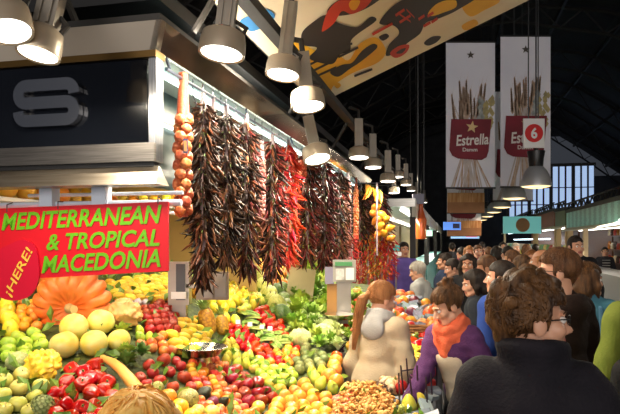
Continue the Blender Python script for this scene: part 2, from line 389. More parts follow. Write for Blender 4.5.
banner(493, 91, 201, 40, 15.9, 'banner half hidden between the two big front banners', 3)
banner(447, 95, 213, 37, 16.0, 'banner whose wheat stalks show below the leftmost front banner', 4, True)
banner(447, 146, 236, 34, 21.5, 'farthest banner with amber foot above the crowd', 5, True)
# ------------------------------------------------------------------ pendants down the aisle
m_cap = mat('pendant_cap', (.012, .012, .014), rough=.35); m_dome = mat('pendant_dome', (.55, .56, .60), (.62, .62, .63), rough=.36, metal=.55, scale=2)
m_rim = glow('pendant_lens', (1, .72, .34), 1.6)
def pendant(px, py, dia_px, label, D=.50):
    d = D * F / dia_px; p = P(px, py, d); u, v = uv_of(p.x, p.y)
    t = root('pendant_lamp', p, label, 'lamp', 'dome pendants along the aisle'); s = D / .5
    b = MB(); pr = [(.250, 0), (.253, .012), (.250, .03), (.238, .11), (.208, .20), (.165, .28), (.125, .325), (.105, .34)]
    pr = [(r * s, z * s) for r, z in pr]; inn = [(r - .006, z) for r, z in pr[::-1]]
    b.lathe(pr + inn, 28); b.build('dome_shade', m_dome, t, local=True)
    b = MB(); b.lathe([(.105 * s, .33 * s), (.115 * s, .35 * s), (.125 * s, .48 * s), (.145 * s, .58 * s), (.145 * s, .60 * s), (.04 * s, .61 * s), (.03, .66 * s), (.0, .67 * s)], 20); b.build('lamp_cap', m_cap, t, local=True)
    b = MB(); b.lathe([(0, -.035 * s), (.12 * s, -.028 * s), (.225 * s, -.004 * s), (.242 * s, .012 * s), (.238 * s, .016 * s), (0, .03 * s)], 24); b.build('lamp_lens', m_rim, t, local=True)
    b = MB(); b.tube([(0, 0, .64 * s), (0, 0, rz_at(u) - p.z - .05)], .012, 6); b.build('hanging_rod', m_cap, t, local=True)
    area('pendant_light', (0, 0, -.01), .42 * s, LP['pend'] * s, (1, .80, .55), parent=t)
    return t, p
pends = [(536, 186.5, 29.5), (514, 198.5, 23), (502, 207.3, 18), (494, 212.3, 14.5), (487.5, 216.5, 12), (482, 220, 10.2), (477.5, 223, 8.8)]
pl = ['big dome pendant with black cap under the number six sign', 'second dome pendant along the aisle, just left of the numbered one', 'third dome pendant along the aisle counting away from the number six',
      'fourth dome pendant along the aisle counting away from the number six', 'fifth dome pendant along the aisle, small and far', 'sixth dome pendant along the aisle, small and far', 'farthest dome pendant of the aisle row']
for (x, y, dd), l in zip(pends, pl): t0, p0 = pendant(x, y, dd, l); p_first = p0 if dd == 29.5 else p_first
# number sign clipped on the rods in front of the first pendant
m_signw = mat('sign_white', (.80, .80, .80), rough=.4); m_signr = mat('sign_red', (.62, .012, .012), rough=.4)
d = p_first.y - .16; c = P(533.7, 133.3, d); hw, hh = 10.6 / F * d, 14.6 / F * d
t = root('number_sign', c - Vector((0, 0, hh)), 'white square sign with red disc and number 6 hanging on rods', 'sign')
b = MB(); b.box(c, (2 * hw, .03, 2 * hh)); b.build('sign_board', m_signw, t, smooth=False)
b = MB(); r = [c + Vector((math.cos(a) * hw * .86, -.018, math.sin(a) * hw * .86)) for a in np.linspace(0, 2 * math.pi, 40)[:-1]]; b.add(r, [tuple(range(39))], 0)
text_on(b, '6', c + Vector((-hw * .30, -.022, -hw * .52)), (hw * .60, 0, 0), (0, 0, hw * 1.04), .03, 0, 1); b.build('number', [m_signr, m_signw], t, smooth=False)
for sx in (-.5, .42): q = c + Vector((hw * sx, 0, hh)); MB().tube([q, Vector((q.x, q.y, 10.2))], .010, 6).build('hanging_rod', m_cap, t)
# ------------------------------------------------------------------ the fruit stall: canopy
V0, UC = 2.471, -1.2856
m_bronze = mat('bronze_trim', (.16, .09, .025), rough=.3, metal=.8)
m_board = mat('teal_board', (.014, .034, .034), (.010, .022, .022), rough=.3, scale=2)
m_soff = mat('white_soffit', (.28, .34, .33), rough=.5)
m_tube = glow('fluorescent_tube', (.80, 1.0, .93), 4.0)
can = root('stall_canopy', W(-2.2, V0, 2.0), 'corner fruit stall canopy with black glass front, polished steel trim and bright tubes', 'canopy')
VE = 9.4
MB().boxW(-3.6, -1.335, V0, 2.53, 2.19, 2.57).build('sign_panel', blackgl, can, smooth=False)
MB().boxW(-1.322, UC, V0 - .008, 2.53, 2.11, 2.575).build('corner_post', mat('post_steel', (.20, .21, .23), (.30, .31, .33), rough=.3, metal=1, scale=3, stretch=(60, 60, 2)), can, smooth=False)
MB().boxW(-3.6, UC + .004, V0 - .02, 2.54, 2.572, 2.602).build('bronze_strip', m_bronze, can, smooth=False)
b = MB(); zt = 2.705
b.hexa([W(-3.6, V0 - .015, 2.602), W(UC, V0 - .015, 2.602), W(UC, V0 + .03, 2.602), W(-3.6, V0 + .03, 2.602), W(-3.6, V0 - .09, zt), W(UC + .07, V0 - .09, zt), W(UC + .07, V0 - .05, zt), W(-3.6, V0 - .05, zt)])
b.build('front_cornice', mat('cornice_steel', (.92, .82, .70), rough=.2, metal=.5, spec=.8), can, smooth=False); b = MB()  # cream base colour stands in for bright reflections on the polished steel
b.hexa([W(UC - .03, V0 - .015, 2.602), W(UC, V0 - .015, 2.602), W(UC, VE, 2.602), W(UC - .03, VE, 2.602), W(UC + .04, V0 - .09, zt), W(UC + .07, V0 - .09, zt), W(UC + .07, VE, zt), W(UC + .04, VE, zt)])
b.build('side_cornice', mat('side_cornice_steel', (.60, .55, .48), (.40, .34, .26), rough=.12, metal=1, scale=2), can, smooth=False)
MB().boxW(-3.6, UC, V0 - .03, 2.53, 2.105, 2.188).build('steel_band', mat('band_steel', (.22, .20, .18), (.34, .31, .28), rough=.32, metal=1, scale=3, stretch=(2, 2, 60)), can, smooth=False)
b = MB(); b.boxW(-3.6, UC - .01, V0 - .01, 2.53, 2.085, 2.105)
b.build('dark_strip', blackm, can, smooth=False)  # black strip between the steel band and the lower lip
b = MB(); b.hexa([W(-3.6, V0 - .075, 2.0), W(UC + .03, V0 - .075, 2.0), W(UC + .03, 2.53, 2.0), W(-3.6, 2.53, 2.0), W(-3.6, V0 - .05, 2.055), W(UC + .03, V0 - .05, 2.055), W(UC + .01, V0 - .0, 2.087), W(-3.6, V0 - .0, 2.087)])
b.build('lower_lip', mat('worn_steel', (.26, .21, .16), (.38, .33, .27), rough=.33, metal=.9, scale=3, stretch=(1, 1, 30)), can, smooth=False)
MB().boxW(-3.6, UC + .04, V0 - .05, VE, 2.70, 2.75).build('canopy_roof', darkm, can, smooth=False)
MB().boxW(-1.62, UC - .02, 2.54, VE, 2.60, 2.63).build('soffit', m_soff, can, smooth=False)
MB().boxW(-1.64, -1.60, 2.54, VE, 2.05, 2.62).build('inner_board', m_board, can, smooth=False)
for u, z in ((-1.40, 2.575), (-1.575, 2.40)):
    for k in range(5):
        b = MB(); a = 2.62 + k * 1.34; b.tube([W(u, a, z), W(u, a + 1.26, z)], .016 if z > 2.5 else .010, 8); b.build('light_tube', m_tube, can)
b = MB(); b.tube([W(-1.52, 2.8, 2.775), W(-1.52, 5.8, 2.775)], .014, 8); b.build('light_tube', m_tube, can)  # added tube hidden on the canopy roof, goes with the awning fill
# steel hanging rail with brackets
b = MB(); b.tube([W(UC, 2.56, 2.545), W(UC, VE, 2.545)], .009, 8)
for k in range(7): v = 2.6 + k * 1.12; b.tube([W(UC, v, 2.545), W(UC - .02, v, 2.61)], .008, 6)
b.build('hanging_rail', mat('rail_blue_steel', (.10, .12, .17), rough=.3, metal=.8), can)
for v in (8.25, 8.62):
    b = MB(); b.tube([W(-1.35, v, 2.545), W(-.78, v, 2.545)], .009, 6); b.tube([W(-1.30, v, 2.545), W(-1.30, v, 2.62)], .008, 6); b.build('cross_rail', MATS['rail_blue_steel'], can)
# mirror-steel letter S on the black front
c0 = onV(50.5, 104, V0); d0 = c0.y; LW, LH = 75 / F * d0, 47 / F * d0
ex = Vector((RD[0], RD[1], 0)); ez = Vector((0, 0, 1)); nv = Vector((-AD[0], -AD[1], 0))
st = .028; cl = []; ww, hh_ = LW / 2 - st, LH / 2 - st
def arc(cx, cz, rx, rz, a0, a1, n=7): return [(cx + rx * math.cos(a), cz + rz * math.sin(a)) for a in np.linspace(math.radians(a0), math.radians(a1), n)]
rr = hh_ / 2
cl = [(ww, hh_ * .45)] + arc(ww - rr, hh_ - rr, rr, rr, 20, 90) + arc(-ww + rr, rr, rr, rr, 90, 270, 11) + arc(ww - rr, -rr, rr, rr, 90, -90, 11) + arc(-ww + rr, -hh_ + rr, rr, rr, 270, 200) + [(-ww, -hh_ * .45)]
L_, R_2 = [], []
for i in range(len(cl)):
    a, c = np.array(cl[max(i - 1, 0)]), np.array(cl[min(i + 1, len(cl) - 1)]); t = (c - a) / np.linalg.norm(c - a); n = np.array((-t[1], t[0])); p = np.array(cl[i]); L_.append(p + n * st); R_2.append(p - n * st)
b = MB(); k = len(cl); V = [c0 + ex * p[0] + ez * p[1] + nv * dd for dd in (.004, .035) for side in (L_, R_2) for p in side]
f = []
for i in range(k - 1):
    f += [(2 * k + i, 2 * k + i + 1, 3 * k + i + 1, 3 * k + i), (i, k + i, k + i + 1, i + 1), (i, i + 1, 2 * k + i + 1, 2 * k + i), (k + i, 3 * k + i, 3 * k + i + 1, k + i + 1)]
f += [(0, 2 * k, 3 * k, k), (k - 1, 2 * k - 1, 4 * k - 1, 3 * k - 1)]
b.add(V, f); tagk(b.build('sign_letter', mat('mirror_letter', (.85, .85, .88), rough=.16, metal=1), smooth=False), 'big mirror-steel letter S on the black stall front', 'sign letter')
# white rails under the canopy and the red sign hung on them
m_wrail = mat('white_rail', (.62, .68, .80), rough=.3, metal=.2)
rl = root('sign_rail', W(-2.2, 2.52, 1.9), 'white tubular rail under the canopy that carries the red sign', 'rail')
b = MB(); zr = 1.925
b.tube([W(-3.5, 2.54, zr), W(-1.20, 2.54, zr)], .015, 8); b.tube([W(-2.05, 2.60, zr + .05), W(-1.22, 2.60, zr + .05)], .009, 8)
b.tube([W(-1.7, 2.54, zr), W(-1.7, 4.7, zr)], .012, 8)
b.build('rail_tube', m_wrail, rl)
for u in (-1.88, -1.60, -2.9):
    MB().boxW(u - .035, u + .035, 2.50, 2.56, zr - .01, 2.02).build('rail_bracket', m_wrail, rl, smooth=False)
m_red = mat('red_board', (.64, .0025, .012), (.58, .002, .010), rough=.45, scale=1.5); m_green = mat('green_letters', (.13, .42, .004), rough=.5); m_yelt = mat('yellow_letters', (.90, .55, .06), rough=.5); m_tab = mat('red_tab', (.60, .003, .028), rough=.4)
sv = 2.495; sg = root('hanging_sign', onV(90, 278, sv), 'red sign with slanted green letters hung from the white rail over the fruit', 'sign')
pts = [(-70, 212), (0, 208.5), (84, 205), (168, 201.5), (168, 271), (42, 278), (-70, 282)]
b = MB(); b.poly([onV(x, y, sv) for x, y in pts], -nv * .012, 0)
def tline(s, x0, x1, yb0, yb1, hcap, shear=.22, mi=0, off=.024):
    o = onV(x0, yb0, sv); e = onV(x1, yb1, sv); text_on(b2, s, o, e - o, ez * (hcap / F * o.y), off, shear, mi, .004)
b.build('sign_board', m_red, sg, smooth=False)
b2 = MB(); tline('MEDITERRANEAN', 2, 162, 230.5, 223, 17); tline('& TROPICAL', 47, 160, 250.5, 246, 16.5); tline('MACEDONIA', 42, 161, 273.5, 267, 17.5); b2.build('green_lettering', m_green, sg, smooth=False)
b = MB(); tb = smooth_ring([(-16, 284), (-8, 256), (8, 246), (24, 240), (36, 246), (40, 262), (40, 280), (33, 294), (20, 300), (4, 298)], 5)
b.poly([onV(x, y, sv) + nv * .012 for x, y in tb], -nv * .008, 0); b.build('red_tab', m_tab, sg, smooth=False)
b2 = MB(); o = onV(14.5, 298, sv); e = onV(37, 252, sv); dx_ = e - o; pe = nv.cross(dx_).normalized(); pe = pe if pe.x < 0 else -pe
text_on(b2, '\u00a1HERE!', o + nv * .012, dx_, pe * (12 / F * 2.8), .01, .1, 0, .003 if dx_.cross(pe).dot(nv) > 0 else -.003); b2.build('yellow_lettering', m_yelt, sg, smooth=False)
for px, py in ((7, 210), (58, 207), (158, 202)): p = onV(px, py + 2, sv); MB().tube([p, p + ez * .035, Vector((p.x, p.y, zr + .012)) + Vector((AD[0], AD[1], 0)) * .04], .003, 5).build('sign_hook', blackm, sg)
# walls and shelves at the back of the stall, lit warm
m_back = mat('yellow_back_wall', (.55, .38, .12), (.48, .32, .09), rough=.6, scale=2)
bk = root('stall_shelving', W(-2.9, 6.0, 0), 'warm yellow back wall and shelves of the fruit stall', 'back wall')
b = MB(); b.boxW(-3.6, -3.5, 2.6, VE + .1, 0, 2.70); b.boxW(-3.6, -1.7, VE, VE + .1, 0, 2.70); b.build('back_panel', m_back, bk, smooth=False)
for z in (1.62, 2.06):
    b = MB(); b.boxW(-3.5, -3.05, 2.7, VE, z - .03, z); b.build('shelf', white_p, bk, smooth=False)
b = MB(); b.boxW(-3.05, -1.75, VE - .35, VE, 1.58, 1.62); b.boxW(-3.05, -1.75, VE - .35, VE, 2.02, 2.06); b.build('shelf', white_p, bk, smooth=False)
# cross shelf behind the sign
cs = root('cross_shelf', W(-2.3, 4.9, 2.05), 'shelf of fruit behind and above the red sign, under the canopy', 'shelf')
b = MB(); b.boxW(-3.05, -1.75, 4.75, 5.1, 2.03, 2.06); b.build('shelf_board', white_p, cs, smooth=False)
b = MB(); b.boxW(-3.05, -1.70, 5.1, 5.14, 1.3, 2.58); b.build('shelf_panel', m_back, cs, smooth=False)
for u in (-3.0, -1.8): MB().tube([W(u, 4.78, 2.06), W(u, 4.78, 2.70)], .012, 6).build('shelf_hanger', white_p, cs)
# ------------------------------------------------------------------ spot lamps
m_lens = glow('spot_lens', (1, .97, .86), 5.5); m_gear = mat('gear_box', (.26, .23, .19), (.33, .29, .24), rough=.45, metal=.4, scale=3)
def spot(px, py, dpx, label, D=.215, tilt=(14, 0), col=.32, top=None, e=1.0):
    d = D * F / dpx; p = P(px, py, d)
    t = root('spot_lamp', p, label, 'lamp', 'round white spot lamps along the stall canopies')
    t.rotation_euler = (math.radians(-tilt[0]), math.radians(tilt[1]), 0)
    r = D / 2
    b = MB(); b.lathe([(0, .0), (r * .88, -.004), (r * .90, -.02), (r, -.024), (r * 1.02, -.01), (r * 1.0, .035), (r * .93, .075), (r * .62, .095), (0, .10)], 28); b.build('lamp_housing', cream, t, local=True)
    b = MB(); b.lathe([(0, -.026), (r * .5, -.025), (r * .89, -.019), (r * .89, -.010), (0, -.008)], 24); b.build('lamp_lens', m_lens, t, local=True)
    b = MB(); b.box((0, .01, .10 + col / 2), (.085, .065, col)); b.box((-.02, -.03, .10 + col / 2), (.012, .01, col * .95)); b.box((.02, -.03, .10 + col / 2), (.012, .01, col * .95)); b.build('gear_column', m_gear, t, local=True, smooth=False)
    MB().tube([(r * .75, 0, .06), (r * .9, .03, .13), (.04, .03, .16)], .012, 6).build('side_arm', darkm, t, local=True); b = MB(); b.tube([(0, .01, .1 + col), (0, .03, .1 + col + .10), (-.10, .05, .1 + col + .14)] if dpx > 10 else [(0, .01, .1 + col), (0, .02, 7.4)], .02 if dpx > 10 else .01, 6); b.build('bracket', darkm, t, local=True)
    l = area('spot_light', (0, 0, -.035), D * .8, LP['spot'] * e, (1, .88, .68), parent=t)
    return t
spots = [(9, 27, 45, (14, -14), 'spot lamp at the top left corner, the upper one of two', .3, .4), (39, 50, 42, (10, 8), 'spot lamp below and right of the top left corner lamp', .3, .4),
         (222, 50, 46, (6, 6), 'big spot lamp right of the canopy corner, nearest of the aisle side', .35, 1), (283, 72, 35, (8, 6), 'second spot lamp from the canopy corner, under the painted awning', .36, 1), (308, 104, 34, (10, -6), 'third spot lamp from the canopy corner, lower and beside the awning edge', .25, 1),
         (317, 157, 28, (16, -12), 'spot lamp tilted over the red chillies', .25, 1), (359, 156, 20.5, (6, 0), 'spot lamp with tall column right of the tilted one', .30, 1), (373, 166, 17.5, (5, 0), 'spot lamp just right of and behind the tall column one', .30, 1),
         (388, 180, 16, (4, 0), 'spot lamp above the dried gourds', .3, .8), (398, 176, 11.5, (4, 0), 'smaller spot lamp behind the one above the gourds', .3, .5), (406, 184, 11, (4, 0), 'spot lamp fifth from the far end of the row', .3, .5), (411, 190, 9, (3, 0), 'spot lamp fourth from the far end of the row', .3, .4), (394, 192, 11, (4, 0), 'spot lamp low above the dark chillies at the far end', .25, .4), (417, 196, 7.5, (3, 0), 'far small spot lamp near the end of the row', .3, .3), (424, 202, 6.5, (3, 0), 'farthest small spot lamp of the row', .3, .3)]
for x, y, dp, tl, lb, cl_, e in spots: spot(x, y, dp, lb, D=.165 if 'top left' in lb else .215, tilt=tl, col=cl_, e=e)
# lighting track over the lamps
tr = root('lamp_track', W(-1.05, 6, 3.0), 'dark lighting track above the spot lamps of the canopy', 'track')
MB().boxW(-1.12, -1.04, 2.26, 13, 3.02, 3.08).build('track_beam', darkm, tr, smooth=False); MB().boxW(-3.4, -1.0, 2.18, 2.26, 3.02, 3.08).build('track_beam', darkm, tr, smooth=False)
for a, c in [((-1.08, v, 3.05), (-1.3, v + .1, 2.74)) for v in (2.9, 4.6, 6.4, 8.4)] + [((u, 2.22, 3.05), (u, 2.5, 2.74)) for u in (-2.6, -1.7)]: MB().tube([W(*a), W(*c)], .018, 6).build('track_strut', darkm, tr)
tagk(MB().boxW(-3.6, -1.5, 2.9, 9.2, 3.02, 3.1).build('stall_roof_deck', blackm, smooth=False), 'dark flat deck above the corner stall canopy', 'roof deck')
# ------------------------------------------------------------------ stalls across the aisle
m_teal = glow('teal_lit_fascia', (.10, .30, .28), .8)
m_teal2 = mat('teal_fascia', (.20, .52, .50), (.10, .30, .30), rough=.3, scale=14, kind='wave', stretch=(.2, 1, 2)); m_lime = mat('olive_fascia', (.10, .12, .05), rough=.5); m_rust = mat('rust_fascia', (.22, .05, .02), rough=.5)
m_wood = mat('shelf_wood', (.13, .036, .007), (.09, .024, .005), rough=.5, scale=5, stretch=(1, 1, 8)); m_warm = mat('warm_wall', (.50, .36, .18), rough=.6)
m_strip = glow('stall_strip', (1, .95, .85), 4.0); m_cool = glow('cool_strip', (.72, .9, 1), 3.0)
def rstall(v0, v1, u0, zt, zb, fm, label, back, strip=m_strip, roofm=darkm):
    t = root('market_stall', W(u0, v0, 0), label, 'market stall')
    MB().boxW(u0, u0 + .06, v0, v1, zb, zt).build('fascia', fm, t, smooth=False)
    b = MB(); b.hexa([W(u0 - .12, v0, zb - .10), W(u0 - .12, v1, zb - .10), W(u0, v1, zb - .04), W(u0, v0, zb - .04), W(u0 - .12, v0, zb - .06), W(u0 - .12, v1, zb - .06), W(u0, v1, zb), W(u0, v0, zb)]); b.build('awning_lip', mat('pale_lip', (.55, .50, .40), rough=.4), t, smooth=False)
    MB().boxW(u0 - .04, u0 + 2.2, v0, v1, zt, zt + .08).build('stall_roof', roofm, t, smooth=False)
    b = MB()
    for k in range(int((v1 - v0) / .45)):                                     # iron lattice on the roof edge
        a = v0 + k * .45; b.tube([W(u0, a, zt + .08), W(u0, a + .22, zt + .24), W(u0, a + .45, zt + .08)], .018, 5)
    b.tube([W(u0, v0, zt + .24), W(u0, v1, zt + .24)], .025, 5); b.build('roof_lattice', m_iron, t)
    MB().boxW(u0 + 1.6, u0 + 1.68, v0, v1, 0, zt).build('back_panel', back, t, smooth=False)
    MB().boxW(u0 - .05, u0 + .65, v0 + .1, v1 - .1, 0, 1.1).build('counter', mat('counter_steel', (.45, .45, .46), rough=.35, metal=.6), t, smooth=False)
    for du, dz in ((.3, .06),) + (((.62, .42), (.62, .78)) if strip is m_cool else ()): MB().tube([W(u0 + du, v0 + .1, zb - dz), W(u0 + du, v1 - .1, zb - dz)], .03, 6).build('strip_light', strip, t)
    for a in (v0 + .02, v1 - .16): MB().boxW(u0 + .02, u0 + .14, a, a + .12, 1.1, zb).build('post', m_warm, t, smooth=False)
    return t
s1 = rstall(6.0, 17.4, 3.0, 2.50, 2.10, m_teal2, 'market stall at the right edge with a teal lit name board', m_wood)
s2 = rstall(17.6, 19.2, 3.0, 2.60, 2.18, m_lime, 'market stall with an olive green board, left of the teal one', m_wood)
s3 = rstall(19.4, 24, 3.0, 2.66, 2.2, m_rust, 'market stall with a rust red board deeper in the hall', m_wood)
s4 = rstall(24.3, 38, 3.0, 2.7, 2.25, m_lime, 'farthest market stall on the right side of the aisle', m_wood, m_cool)
for v0, v1, e in ((6.5, 15.2, 30), (17.8, 19, 5), (19.6, 23.8, 14), (24.6, 37.6, 120)): strip_light('stall_lamp_light', 3.7, 3.7, v0, v1, 2.05, e, (1, .85, .62) if v0 < 10 else (.95, .97, 1), (.3, 0, -1))
MB().boxW(3.0, 3.1, 15.2, 15.32, 1.1, 2.1).build('post', mat('cream_post', (.55, .42, .25), rough=.5), s1, smooth=False)
# lit board with a disc, facing up the aisle
t = root('lit_board', P(522, 234, 19), 'pale teal lit board with a brown disc, facing the aisle', 'sign')
c = P(522, 225, 19); b = MB(); b.box(c, (37 / F * 19, .12, 17 / F * 19)); b.build('board', m_teal, t, smooth=False)
b = MB(); r = [c + Vector((math.cos(a) * .22, -.07, math.sin(a) * .22)) for a in np.linspace(0, 2 * math.pi, 30)[:-1]]; b.add(r, [tuple(range(29))]); b.build('board_disc', mat('disc_brown', (.35, .20, .09), rough=.5), t, smooth=False)
MB().tube([c + Vector((0, 0, .2)), Vector((c.x, c.y, rz_at(uv_of(c.x, c.y)[0])))], .012, 6).build('hanging_rod', m_cap, t)
def litboard(px, py, w, h, d, name, label, m, m2=None):
    c = P(px, py, d); t = root(name, c - Vector((0, 0, h / 2 / F * d)), label, 'sign')
    b = MB(); b.box(c, (w / F * d, .1, h / F * d)); b.build('board', m, t, smooth=False)
    if m2: b = MB(); b.box(c + Vector((w * .22 / F * d, -.06, 0)), (w * .4 / F * d, .02, h * .6 / F * d)); b.build('board_panel', m2, t, smooth=False)
    MB().tube([c + Vector((0, 0, h / 2 / F * d)), Vector((c.x, c.y, rz_at(uv_of(c.x, c.y)[0])))], .012, 6).build('hanging_rod', m_cap, t)
litboard(452, 226, 17, 8, 20, 'lit_board', 'small blue lit board above the crowd, left of the dark gap', glow('blue_board', (.10, .25, .75), .9), glow('dark_board', (.03, .03, .08), .3))
litboard(465, 235, 28, 7, 24, 'lit_board', 'long pale blue and pink lit board low above the crowd', glow('paleblue_board', (.35, .6, .9), .9), glow('pink_board', (.8, .2, .4), .9))
litboard(424, 233, 16, 6, 15, 'lit_board', 'pale green lit board over the far left stall', glow('palegreen_board', (.45, .75, .6), .8))
litboard(418, 199, 11, 10, 11, 'lit_board', 'square grey-violet board hanging by the far lamps', mat('grey_violet', (.25, .24, .33), rough=.5))
# far stalls on the left of the aisle
def lstall(v0, v1, u0, z0, label):
    t = root('market_stall', W(u0, v0, 0), label, 'market stall')
    MB().boxW(u0 - 1.6, u0, v0, v1, z0, z0 + .14).build('stall_roof', steel, t, smooth=False)
    MB().boxW(u0 - .06, u0, v0, v1, z0 - .18, z0).build('fascia', mat('pale_lip', (.55, .50, .40)), t, smooth=False)
    for du in (.25, .9): MB().tube([W(u0 - du, v0 + .1, z0 - .05), W(u0 - du, v1 - .1, z0 - .05)], .03, 6).build('strip_light', m_strip, t)
    MB().boxW(u0 - 1.6, u0 - 1.5, v0, v1, 0, z0).build('back_panel', m_warm, t, smooth=False)
    MB().boxW(u0 - .7, u0 - .05, v0 + .1, v1 - .1, 0, 1.1).build('counter', m_teal2, t, smooth=False)
    for a in (v0 + .1, v1 - .2): MB().boxW(u0 - .1, u0, a, a + .08, 1.1, z0).build('post', darkm, t, smooth=False)
for v0, v1 in ((10.8, 16.3), (17.2, 24.8), (26.2, 38.6)): strip_light('left_stall_light', -.95, -.95, v0, v1, 2.28, 22 * (v1 - v0), (1, .93, .78), (.2, 0, -1))
lstall(10.6, 16.5, -.62, 2.35, 'brightly lit stall with steel roof just beyond the fruit stall')
lstall(17, 25, -.62, 2.35, 'second lit stall beyond the fruit stall on the left')
lstall(26, 39, -.62, 2.4, 'far lit stall at the left end of the aisle')
b = MB(); b.lathe([(.10, 0), (.105, .05), (.105, .36), (.06, .50), (.04, .56), (.04, .70), (.05, .71), (.05, .75), (0, .76)], 16)
bt = b.build('bottle_display', mat('amber_glass', (.55, .10, .02), rough=.15, coat=.5), local=True); bt.location = P(421, 241 - 2, 11.4); tagk(bt, 'big amber bottle display hanging at the end of the left stall row', 'bottle')
MB().tube([(0, 0, .75), (0, 0, 7.5)], .006, 5).build('hanging_wire', m_cap, bt, local=True)
# jars on the shelves of the right-hand stall
m_j = [mat('jar_amber', (.45, .14, .02), rough=.2), mat('jar_cream', (.60, .48, .30), rough=.3), mat('jar_dark', (.06, .03, .02), rough=.2), mat('jar_red', (.40, .04, .02), rough=.3)]
jb = MB(); jb.lathe([(.045, 0), (.05, .02), (.05, .13), (.035, .155), (.035, .175), (.0, .18)], 12)
JM = [jb.mesh('jar', m) for m in m_j]
for zi, z in enumerate((1.15, 1.52, 1.9)):
    b = MB(); b.boxW(4.25, 4.6, 12.0, 19.15, z - .03, z); o = b.build('shelf', m_wood, s2, smooth=False)
    for k in range(22):
        v = 12.2 + k * .31 + ru(-.03, .03); o = new('jar', JM[(k * 7 + zi) % 4], W(4.38, v, z)); o.scale = (1.1, 1.1, ru(.9, 1.3)); r_ = ('low', 'middle', 'top')[zi]
        tagk(o, 'jar on the %s shelf behind the striped apron vendor at the right' % r_, 'jar', 'jars on the %s shelf of the right stall' % r_)
# stacked crates of goods glowing on the middle right-hand stalls
m_cr = [mat('crate_%d' % i, c, rough=.5, rand=1) for i, c in enumerate(((.55, .45, .10), (.20, .45, .50), (.60, .60, .55), (.12, .35, .10), (.55, .18, .05)))]
cb = MB(); cb.box((0, 0, .1), (.5, .34, .2)); cb.box((0, 0, .22), (.44, .3, .08)); CR = [cb.mesh('goods_crate', m, smooth=False) for m in m_cr]
for v in np.arange(18.0, 37.5, .62):
    for j in (0, 1):
        o = new('goods_crate', CR[random.randrange(5)], W(3.30, v, 1.1 + .26 * j)); o.rotation_euler = (0, 0, ANG + math.pi / 2)
        tagk(o, 'filled goods crate ' + ('stacked on another crate' if j else 'on the counters') + ' of the middle right stalls', 'crate', 'goods crates ' + ('in the second layer' if j else 'on the counters') + ' across the aisle')
